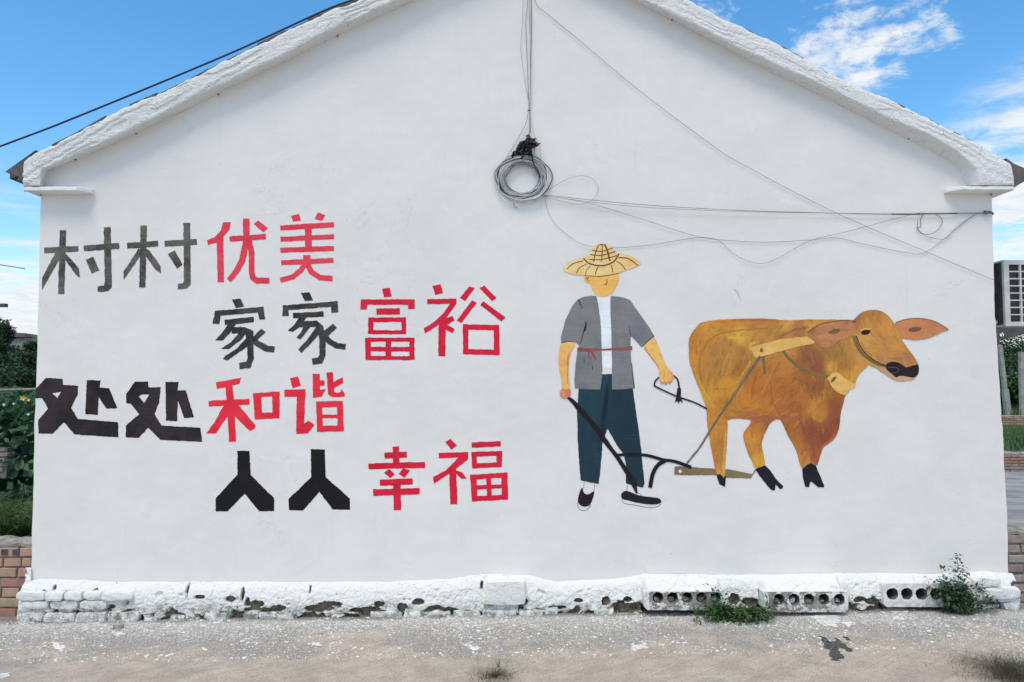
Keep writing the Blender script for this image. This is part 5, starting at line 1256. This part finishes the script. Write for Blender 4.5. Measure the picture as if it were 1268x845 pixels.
def grass(name, label, c, rad, n, hh, mat, seed, cat='grass tuft', flat=.5, wdt=.003, ry=None, kind=None, zf=gz, group=None, lean=1.0):
    r_ = random.Random(seed); mb = MB(); tint = []
    for _ in range(n):
        a = r_.uniform(0, 6.28); rr = rad * (math.sqrt(r_.random()) if kind else abs(r_.gauss(0, .5))); x = c[0] + rr * math.cos(a); y = c[1] + (ry or rad) / rad * rr * math.sin(a)
        z = zf(x, y); h = hh * r_.uniform(.4, 1.1); la = a + r_.gauss(0, .6) if r_.random() < .7 else r_.uniform(0, 6.28); ln = h * flat * r_.uniform(.2, 1.6) * lean
        dd = Vector((math.cos(la), math.sin(la), 0)); sd_ = Vector((-math.sin(la + .9), math.cos(la + .9), 0)) * wdt * r_.uniform(.6, 1.3)
        p = Vector((x, y, z - .005)); pts = []
        for k in range(5):
            u = k / 4; q = p + dd * ln * u * u * 1.1 + Vector((0, 0, h * (u - .45 * flat * u * u))); wv = sd_ * (1 - u * .92)
            pts += [q - wv, q + wv]
        b0 = len(mb.v); mb.add(pts, [(0, 1, 3, 2), (2, 3, 5, 4), (4, 5, 7, 6), (6, 7, 9, 8)]); tint += [r_.random()] * 10
    o = mb.build(name, M[mat], None, tint=tint)
    if kind: o['kind'] = kind
    if label: tag(o, label, cat, group)
    return o
g = gp(612, 838); grass('grass_tuft', 'dry grass tuft with a few green shoots at the bottom centre of the path', g, .105, 480, .08, 'leafD', 1, flat=1.3, wdt=.0011)
grass('grass_tuft', 'few thin green grass shoots standing in the dry tuft', gp(617, 826), .02, 14, .06, 'leafG', 2, flat=.3, wdt=.0015)
g = gp(1262, 838); grass('grass_tuft', 'large dark tangled grass tuft in the bottom right corner', g, .25, 2100, .11, 'leafD', 3, flat=1.6, wdt=.0013)
grass('grass_tuft', 'green blades mixed into the corner tuft at the bottom right', gp(1264, 832), .17, 420, .09, 'leafB', 13, flat=1.5, wdt=.0016)
grass('grass_tuft', 'thin dry runners spreading left of the corner grass tuft', gp(1190, 818), .16, 90, .05, 'leafD', 7, flat=2.4, wdt=.001, ry=.08)

# ================================================================== LOW BRICK WALLS
def brick_wall(name, label, x0, x1, y, thick, zbase, courses, ch, mats, seed, bl=.24, cap=None, gap=.010, slope=0.0, rz=0.0, edge_ragged=False):
    r_ = random.Random(seed); t = thing(name, label, 'brick wall', ((x0 + x1) / 2, y, zbase))
    core = MB(); h = courses * ch; core.box(x0 + .012, y + .012, zbase - .05, x1 - .012, y + thick - .012, zbase + h - gap * .5); core.build('mortar_core', M['mortar'], t)
    protos = {}
    for k in range(courses):
        x = x0 - (bl / 2 if k % 2 else 0) + r_.uniform(-.02, .02)
        header = (k % 3 == 2)
        while x < x1:
            L = (bl / 2 if header else bl) - gap
            a, b = max(x, x0), min(x + L, x1)
            if b - a > .04:
                key = (round(b - a, 2), r_.randrange(3))
                if key not in protos:
                    bm = bmesh.new(); bmesh.ops.create_cube(bm, size=1)
                    for v in bm.verts: v.co = Vector((v.co.x * (b - a), v.co.y * thick, v.co.z * (ch - gap)))
                    bmesh.ops.bevel(bm, geom=bm.edges[:], offset=.004, segments=1, affect='EDGES')
                    for v in bm.verts: v.co += Vector((nz(v.co.x, v.co.z, key[1] * 3, 30), nz(v.co.x, v.co.z, 5 + key[1], 30), nz(v.co.z, v.co.x, 9 + key[1], 30))) * .004
                    me = bpy.data.meshes.new('brick'); bm.to_mesh(me); bm.free(); protos[key] = me
                    me.materials.append(M[mats[key[1] % len(mats)]])
                o = bpy.data.objects.new('brick', protos[key]); COL.objects.link(o); o.parent = t; o.matrix_parent_inverse = Matrix.Translation(-t.location)
                o.location = ((a + b) / 2, y + thick / 2 + r_.uniform(-.006, .006), zbase + ch * (k + .5)); o.rotation_euler = (r_.uniform(-.01, .01), r_.uniform(-.012, .012), r_.uniform(-.02, .02))
            x += (bl / 2 if header else bl)
    if cap:
        P = []
        for i in range(161):
            x = x0 + (x1 - x0) * i / 160
            P.append([Vector((x, y + dy_, zbase + h + dz_ + .016 * nz(x, dy_, seed, 9) + .008 * nz(x, dy_, seed, 30))) for dy_, dz_ in ((.01, -.006), (.005, cap * .5), (thick * .3, cap * (1 + .3 * nz(x, 0, 2, 4))), (thick * .7, cap), (thick - .005, cap * .5), (thick - .01, -.006))])
        c_ = MB(); c_.grid(P); c_.add(P[0], [tuple(range(6))]); c_.add(P[-1], [tuple(range(6))]); c_.build('cement_cap', M['cap'], t)
    return t
yw = D + .045
zl = gz(-3.4) - .01; ztop = at(20, 678, yw).z
ch_ = (ztop - zl) / 7
bwl = brick_wall('brick_wall', 'low orange brick wall joining the left corner of the house', -6.6, at(37.5, 700, yw).x + .004, yw, .24, zl, 7, ch_, ['brick', 'brick2', 'brick3'], 3, cap=.035)
# dark blocks on the top course, standing in for shade in square core holes
mb = MB()
for px in (6.5, 20.5):
    p = at(px, 684, yw); mb.box(p.x - .022, yw - .008, p.z - .019, p.x + .022, yw + .05, p.z + .019)
mb.build('core_hole_shade', M['acd'], bwl)
xr0 = at(1247, 700, D + .06).x
zr = gz(4) - .01; ztr = at(1255, 662, D + .06).z; n_c = 7
bwr = brick_wall('brick_wall', 'low weathered brown brick wall joining the right corner of the house', xr0, 7.5, D + .06, .24, zr, n_c, (ztr - zr) / n_c, ['brickd', 'brickd2', 'brickd'], 5, cap=.03, gap=.016)
# rendered corner remnants of limewash on the bricks at the left corner
mb = MB(); a = at(31, 700, yw - .01); 
P = [[wp(x, y, .012 + .012 * nz(x, y, 0, .4)) for x in (32.5 + 4 * nz(y, 0, 0, .21), 35.5, 38.5)] for y in range(703, 723, 2)]
mb.grid(P); mb.build('limewash_edge', M['limewash'], house)
# walls across the yard
def off_z(px, py, Y): return at(px, py, Y).z
Y2 = 11.7; zt2 = off_z(1255, 562, Y2); zb2 = gz(8)
brick_wall('brick_wall', 'low old brick wall across the grey yard, nearer of the two in the background', 6.4, 15.4, Y2, .24, zb2 - .02, 6, (zt2 - zb2) / 6, ['brickd', 'brickd2', 'brick3'], 8, cap=.04, gap=.012)
Y3 = 24.0; zt3 = off_z(1255, 516, Y3); zb3 = off_z(1255, 529, Y3)
brick_wall('brick_wall', 'pinkish brick wall between two strips of grass in the background', 14.5, 25.0, Y3, .24, zb3 - .0, 5, (zt3 - zb3) / 5, ['brick3', 'brick2', 'brickd2'], 9, cap=.03, gap=.012)
# raised grass beds behind those walls
bedm = M['field']
zbed = zt2 - .05
mb = MB(); mb.grid([[Vector((x, y, zbed + (zb3 - zbed + .02) * (y - Y2) / (Y3 - Y2) + .03 * nz(x, y, 1, .8))) for y in [Y2 + .2 + (Y3 - Y2 - .2) * k / 14 for k in range(15)]] for x in [5.5 + .8 * k for k in range(45)]]); mb.f = [f[::-1] for f in mb.f]; mb.grid([[Vector((40.7, y, z)) for z in (-1, zbed + .1)] for y in (Y2 + .2, Y3)]); mb.grid([[Vector((x, Y2 + .2, z)) for z in (-1, zbed - .02)] for x in (5.5, 40.7)])
mb.build('terrace', M['field'], None, kind='structure')
mb = MB(); mb.grid([[Vector((x, y, zt3 - .05 + .02 * (y - Y3) + .05 * nz(x, y, 1, .8))) for y in [Y3 + .2 + 3 * k for k in range(26)]] for x in [12 + 1.5 * k for k in range(40)]]); mb.f = [f[::-1] for f in mb.f]; mb.grid([[Vector((x, Y3 + .2, z)) for z in (-1, zt3 - .08)] for x in (12, 70.5)]); mb.grid([[Vector((70.5, y, z)) for z in (-1, zt3 + .3)] for y in (Y3 + .2, Y3 + 19.7)])
mb.build('terrace', M['field'], None, kind='structure')
grass('lawn_grass', 'green grass on the terrace above the nearer background wall', (11.0, 17.5), 6.5, 9000, .22, 'leafF', 5, 'grass', .5, .012, kind='stuff', zf=lambda x, y: zbed + (zb3 - zbed + .02) * (y - Y2) / (Y3 - Y2) if Y2 + .3 < y < Y3 and x > 6.2 else -2)
grass('lawn_grass', 'green grass beyond the pinkish background wall', (18.5, 31), 6.5, 7000, .35, 'leafF', 6, 'grass', .4, .018, kind='stuff', zf=lambda x, y: zt3 - .05 + .02 * (y - Y3) if y > Y3 + .3 else -2)
# concrete posts
def post(a, b, w_, label):
    mb = MB(); d = (b - a); n = 8; P = []
    for k in range(n + 1):
        p = a + d * k / n; j = .006 * nz(p.z, p.x, 3, 4)
        P.append([p + Vector((x * w_ / 2 + j, y * w_ / 2, 0)) for x, y in ((-1, -1), (1, -1), (1, 1), (-1, 1), (-1, -1))])
    mb.grid(P); mb.add(P[-1][:4], [(0, 1, 2, 3)]); mb.add(P[0][:4], [(3, 2, 1, 0)])
    return tag(mb.build('concrete_post', M['post'], None), label, 'post')
post(at(1249, 506, 25.5) - Vector((0, 0, .6)), at(1238, 428, 25.5), .12, 'thin leaning concrete post beside the right edge of the house')
post(at(1265.5, 500, 25) - Vector((0, 0, .4)), at(1264.5, 436, 25), .13, 'upright grey concrete post at the right edge of the photo')
post(at(1248.5, 504, 25.3) - Vector((0, 0, .5)), at(1244.5, 482, 25.3), .16, 'short thick leaning concrete stump behind the thin post')

# ================================================================== LEFT BACKGROUND
rail = thing('pipe_rail', 'thin dull metal rail above the vegetable plants left of the house', 'rail', (-5, 6.9, 0))
a = at(-40, 484.5, 6.9); b = at(50, 482.2, 6.9)
mb = MB(); mb.tube([a + (a - b) * 3, a, b, b + Vector((.9, 0, .02))], .014, 8); mb.build('pipe', M['pipe'], rail, smooth=True)
for x in (-5.9, -3.9, -8.0):
    mb = MB(); mb.tube([(x, 6.94, -.1), (x, 6.94, a.z + .02)], .016, 8); mb.build('post', M['pipe'], rail, smooth=True)
def big_leaf(mb, tint, p, nrm, R_, t, r_):
    nrm = nrm.normalized(); s_ = nrm.orthogonal().normalized(); u = nrm.cross(s_); a0_ = r_.uniform(0, 6); k = 9
    ring = [p + (s_ * math.cos(a0_ + 2 * math.pi * i / k) + u * math.sin(a0_ + 2 * math.pi * i / k)) * R_ * (1.0 if i % 2 else .78) * (.55 if i == 0 else 1) + nrm * R_ * .22 * math.sin(i * 2.4) for i in range(k)]
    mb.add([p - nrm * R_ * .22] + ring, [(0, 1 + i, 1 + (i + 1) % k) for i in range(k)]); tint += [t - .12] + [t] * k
def squash(c, rx, ry, z0, z1, n, seed, label, mat='leafC', R_=.085):
    r_ = random.Random(seed); t = thing('squash_plant', label, 'vegetable plant', (c[0], c[1], gz(c[0]))); mb = MB(); tint = []; ms = MB()
    for _ in range(n):
        x = c[0] + rx * r_.uniform(-1, 1); y = c[1] + ry * r_.uniform(-1, 1); z = z0 + (z1 - z0) * r_.random() ** .85
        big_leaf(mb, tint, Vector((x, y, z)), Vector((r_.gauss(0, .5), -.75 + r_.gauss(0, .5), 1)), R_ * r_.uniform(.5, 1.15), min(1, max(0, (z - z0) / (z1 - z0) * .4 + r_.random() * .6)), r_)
    for _ in range(7):
        x = c[0] + rx * r_.uniform(-1, 1); y = c[1] + ry * r_.uniform(-1, 1)
        ms.tube([(x, y + .15, 0), (x + r_.uniform(-.3, .3), y + .1, z1 * .4), (x + r_.uniform(-.3, .3), y, z1 * .7), (x + r_.uniform(-.5, .5), y, z1)], .005, 5, .002)
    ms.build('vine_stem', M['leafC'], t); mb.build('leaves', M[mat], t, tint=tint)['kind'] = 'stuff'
    return t
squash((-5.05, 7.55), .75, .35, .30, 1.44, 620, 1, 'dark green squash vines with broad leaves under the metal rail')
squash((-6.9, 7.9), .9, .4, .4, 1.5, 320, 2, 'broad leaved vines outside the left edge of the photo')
def flower(px, py, Y, r_, mat, label, n=5, tilt=0):
    p = at(px, py, Y); mb = MB()
    for k in range(n):
        a = 2 * math.pi * k / n + tilt; d = Vector((math.cos(a), -.35, math.sin(a) * .7)).normalized()
        leaf(mb, [], p, d, Vector((0, -1, .2)), r_, r_ * .8, 0, .2, -.1)
    return tag(mb.build('flower', M[mat], None), label, 'flower')
flower(29.5, 493, 7.0, .036, 'petalY', 'yellow squash blossom just below the rail'); flower(36, 495, 7.02, .026, 'petalY', 'smaller yellow blossom touching the first')
flower(5.5, 501, 7.0, .022, 'petalW', 'small white flower nearest the left edge', 4); flower(17.5, 500, 7.0, .018, 'petalW', 'small white flower below and left of the yellow blossom', 4); flower(35.5, 513, 7.0, .02, 'petalW', 'small white flower lowest among the vines', 4)
# tall grass and weeds between the vines and the brick wall
grass('tall_grass', 'long arching green grass behind the low brick wall', (-4.5, 6.1), 1.0, 6500, .50, 'leafG', 8, 'grass', 1.6, .009, ry=.6, kind='stuff')
grass('tall_grass', 'mixed weeds growing at the foot of the squash vines', (-4.9, 7.0), 1.1, 4200, .95, 'leafG', 9, 'grass', 1.1, .009, ry=.35, kind='stuff')
# small grey brick pile glimpsed among the leaves
brick_wall('brick_wall', 'bit of pale grey block wall glimpsed through the vegetable leaves', at(-25, 570, 7.25).x, at(9, 570, 7.25).x, 7.25, .12, at(0, 585, 7.25).z, 5, .048, ['brickd2'], 12, bl=.12, gap=.012)

def tree(name, label, base, h, cr, mat, seed, n=2600, ls=.30, cat='tree', group=None, trunk_h=.35, flat=.9):
    r_ = random.Random(seed); t = thing(name, label, cat, base, group); b = Vector(base)
    tr = MB(); top = b + Vector((r_.uniform(-.1, .1) * h, 0, h * .75)); tr.tube([b - Vector((0, 0, .3)), b.lerp(top, .5) + Vector((.03 * h * r_.uniform(-1, 1), 0, 0)), top], [h * .03, h * .022, h * .008], 8)
    cl_ = []
    for k in range(13):
        a = r_.uniform(0, 6.28); rr = cr * math.sqrt(r_.random()) * .75; z = h * (trunk_h + (1 - trunk_h) * r_.random() ** .8)
        k2 = 1 - max(0, (z / h - .6)) * 1.3
        p = b + Vector((rr * math.cos(a) * k2, rr * math.sin(a) * k2, z - h * .08)); cl_.append((p, cr * r_.uniform(.28, .5)))
        s_ = b.lerp(top, r_.uniform(.3, .8)); tr.tube([s_, s_.lerp(p, .5) + Vector((0, 0, .03 * h)), p], h * .009, 5, h * .003)
    tr.build('trunk', M['bark'], t)
    mb = MB(); tint = []
    for _ in range(n):
        p, R_ = r_.choice(cl_); v = rv(r_); q = p + Vector((v.x, v.y, v.z * flat)) * R_ * r_.uniform(.55, 1.08)
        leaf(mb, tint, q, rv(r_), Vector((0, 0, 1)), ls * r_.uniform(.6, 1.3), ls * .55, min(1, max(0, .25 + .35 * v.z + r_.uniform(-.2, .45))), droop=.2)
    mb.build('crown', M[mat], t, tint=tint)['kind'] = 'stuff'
    return t
# hill with woods on the left
mb = MB(); P = []
def hill_z(x, y): 
    return 7.6 * math.exp(-((x + 62) / 26) ** 2 - ((y - 82) / 22) ** 2) + .8 * nz(x, y, 1, .08)
for i in range(41):
    P.append([Vector((-120 + 2.6 * i, 48 + 2.6 * j, hill_z(-120 + 2.6 * i, 48 + 2.6 * j) - .35 - (3 if i in (0, 40) or j in (0, 30) else 0))) for j in range(31)])
mb.grid(P); mb.f = [f[::-1] for f in mb.f]; mb.build('hill', M['field'], None, kind='structure')
def tree_at(px, ptop, Y, cr, label, seed, mat='leafT', n=3000, ls=.3, group='trees on the wooded hill left of the house', zb=None):
    p = at(px, ptop, Y); z0 = zb if zb is not None else (hill_z(p.x, Y) if Y > 50 else 0.0)
    tree('tree', label, (p.x, Y, z0), p.z - z0, cr, mat, seed, n, ls, group=group)
tree_at(-34, 384, 40, 2.6, 'dark tree at the left edge, tallest of the wooded slope', 1)
tree_at(7, 400, 62, 1.25, 'dark tree just left of the pavilion roof', 2)
tree_at(22, 431, 56, 1.8, 'dark tree standing below the pavilion', 3)
tree_at(43, 424, 62, 1.1, 'dark tree directly right of the pavilion', 4, ls=.22)
tree_at(50, 434, 48, 2.0, 'dark tree touching the left edge of the house', 5)
tree_at(-2, 440, 30, 1.5, 'low dark tree nearest the rail at the left edge', 6, ls=.2)
tree_at(30, 450, 27, 1.5, 'low dark tree right above the yellow blossom', 7, ls=.18)
tree_at(-60, 380, 46, 4.0, 'dark tree outside the left edge of the photo', 8, n=1500)
tree_at(80, 440, 50, 3.0, 'dark tree hidden behind the house corner', 9, n=1500)
tree_at(62, 462, 26, 1.8, 'low dark tree just behind the left house edge', 14, n=1800)
woods = [o for o in bpy.data.objects if o.get('label') == 'dark tree outside the left edge of the photo'][0]
r6 = random.Random(77); woods_n = 0
while woods_n < 46:
    x, y = r6.uniform(-112, -14), r6.uniform(40, 104)
    q = x / y
    if -.735 < q < -.60 or q > -.40: continue        # the stretch seen between the house and the frame has its own trees
    c = woods.copy(); COL.objects.link(c); c.location = (x, y, hill_z(x, y) if y > 48 else 0); c.scale = [r6.uniform(.75, 1.25)] * 3; c.rotation_euler = (0, 0, r6.uniform(0, 6.28))
    c['label'] = 'dark tree in the woods beyond the left edge of the photo'; c['group'] = 'woods beyond the left edge of the photo'
    for ch in woods.children:
        k = ch.copy(); COL.objects.link(k); inv = ch.matrix_parent_inverse.copy(); k.parent = c; k.matrix_parent_inverse = inv
    woods_n += 1
# pavilion
Yp = 66.0; pv_c = at(28, 430, Yp)
pv = thing('pavilion', 'small pavilion with a dark flat tiled roof on the wooded hill', 'pavilion', (pv_c.x, Yp, pv_c.z))
sx = Yp / F
PR = simple('dark_pavilion_tile', (.07, .05, .05), (.11, .08, .07), 3); PW = simple('pavilion_wall', (.42, .40, .34), (.34, .32, .28), 2); PG = simple('pavilion_pane', (.35, .45, .48), (.25, .33, .36), 2)
def hip(name, cx, zc, w_, d_, h_, over, mat, cy=Yp):
    m2 = MB(); a = .45
    m2.add([(cx - w_ / 2, cy - d_ / 2, zc), (cx + w_ / 2, cy - d_ / 2, zc), (cx + w_ / 2, cy + d_ / 2, zc), (cx - w_ / 2, cy + d_ / 2, zc), (cx - w_ * a / 2, cy, zc + h_), (cx + w_ * a / 2, cy, zc + h_),
            (cx - w_ / 2 - over, cy - d_ / 2 - over, zc - .08 + over * .25), (cx + w_ / 2 + over, cy - d_ / 2 - over, zc - .08 + over * .25)], [(0, 1, 5, 4), (1, 2, 5), (2, 3, 4, 5), (3, 0, 4), (3, 2, 1, 0), (0, 6, 4), (1, 5, 7)])
    m2.build(name, mat, pv)
zr_ = at(28, 418, Yp).z
hip('roof', at(27, 418, Yp).x, zr_, 20 * sx, 1.6, 5.5 * sx, .12, PR)
m2 = MB(); m2.box(at(17, 420, Yp).x, Yp - .5, at(20, 431, Yp).z, at(35, 420, Yp).x, Yp + .5, zr_ - .03); m2.build('wall', PW, pv)
for k in range(5):
    xa = at(18.2 + k * 3.2, 420, Yp).x; m2 = MB(); m2.box(xa, Yp - .53, at(20, 429.5, Yp).z, xa + .16, Yp - .505, at(20, 424, Yp).z); m2.build('window', PG, pv)
m2 = MB(); m2.box(at(14, 431, Yp).x, Yp - .75, at(20, 433, Yp).z, at(37, 431, Yp).x, Yp - .7, at(20, 432, Yp).z); m2.build('balcony_rail', PW, pv)
m2 = MB(); m2.box(at(16, 431, Yp).x, Yp - .5, hill_z(pv_c.x, Yp) - .4, at(36, 431, Yp).x, Yp + .5, at(20, 431, Yp).z - .003); m2.build('base_block', PW, pv)

# pole whose arm tip reaches into the left of the sky
up = thing('utility_pole', 'pole outside the frame whose dark arm tip shows at the left edge', 'pole', (at(-60, 420, 9).x, 9, 0))
xp = at(-60, 420, 9).x
mb = MB(); mb.tube([(xp, 9, -.2), (xp, 9, 3.6)], .07, 10, .05); mb.build('mast', M['post'], up, smooth=True)
mb = MB(); zc = at(0, 378.5, 9).z; mb.box(xp - .1, 8.97, zc - .02, at(8, 378, 9).x, 9.03, zc + .022); mb.build('arm', M['iron'], up)
mb = MB(); mb.tube([(xp, 9, at(-60, 322, 9).z)] + [at(x, y, 9) for x, y in ((-20, 324), (0, 328), (16, 330.5), (31, 333))], .006, 6); mb.build('wire_end', M['wireg'], up)
# second pole that carries the overhead cable, far left
q = at(-800, 470, D - .17)
cp = thing('cable_pole', 'short wooden pole left of the frame holding the overhead cable', 'pole', (q.x, q.y + .05, 0))
mb = MB(); mb.tube([(q.x, q.y + .06, -.2), (q.x, q.y + .06, q.z + .15)], .045, 10, .035); mb.build('mast', M['bark'], cp, smooth=True)

# ================================================================== RIGHT BACKGROUND TREES
for i, (px, pt_, Y, cr, lb) in enumerate([(1236, 425, 46, 2.6, 'bushy tree showing right beside the house edge under the bracket'), (1252, 421, 55, 3.0, 'bushy tree behind the leaning post'), (1268, 419, 50, 3.2, 'bushy tree behind the upright post at the right edge'),
                                          (1290, 416, 52, 3.4, 'bushy tree outside the right edge of the photo'), (1246, 448, 36, 2.2, 'low green bush between the two concrete posts'), (1264, 452, 35, 2.2, 'low green bush right behind the upright post'), (1232, 455, 34, 2.0, 'low green bush hidden by the house edge'), (1282, 455, 34, 2.2, 'low green bush outside the right edge'),
                                          (1253, 470, 30, 1.7, 'smallest green bush above the far brick wall'), (1270, 474, 29, 1.6, 'small green bush at the foot of the upright post')]):
    p = at(px, pt_, Y); tree('tree', lb, (p.x, Y, .9), p.z - .9, cr, 'leafF' if i % 2 else 'leafT', 40 + i, 2400, .22, group='trees and bushes beyond the right yard', trunk_h=.05 if Y < 40 else .15)
bush = [o for o in bpy.data.objects if o.get('label') == 'bushy tree outside the right edge of the photo'][0]
bn = 0
while bn < 30:
    x, y = r6.uniform(38, 76), r6.uniform(36, 70)
    if x / y < .76: continue
    c = bush.copy(); COL.objects.link(c); c.location = (x, y, .9); c.scale = [r6.uniform(.7, 1.3)] * 3; c.rotation_euler = (0, 0, r6.uniform(0, 6.28))
    c['label'] = 'green tree in the row beyond the right edge of the photo'; c['group'] = 'trees beyond the right edge of the photo'
    for ch in bush.children:
        k = ch.copy(); COL.objects.link(k); inv = ch.matrix_parent_inverse.copy(); k.parent = c; k.matrix_parent_inverse = inv
    bn += 1
# thin wire between posts
mb = MB(); mb.tube([at(1240, 470, 25.3), at(1265, 459, 25), at(1300, 461, 25)], .008, 5); tag(mb.build('fence_wire', M['wireg'], None), 'thin wire strung between the concrete posts', 'wire')
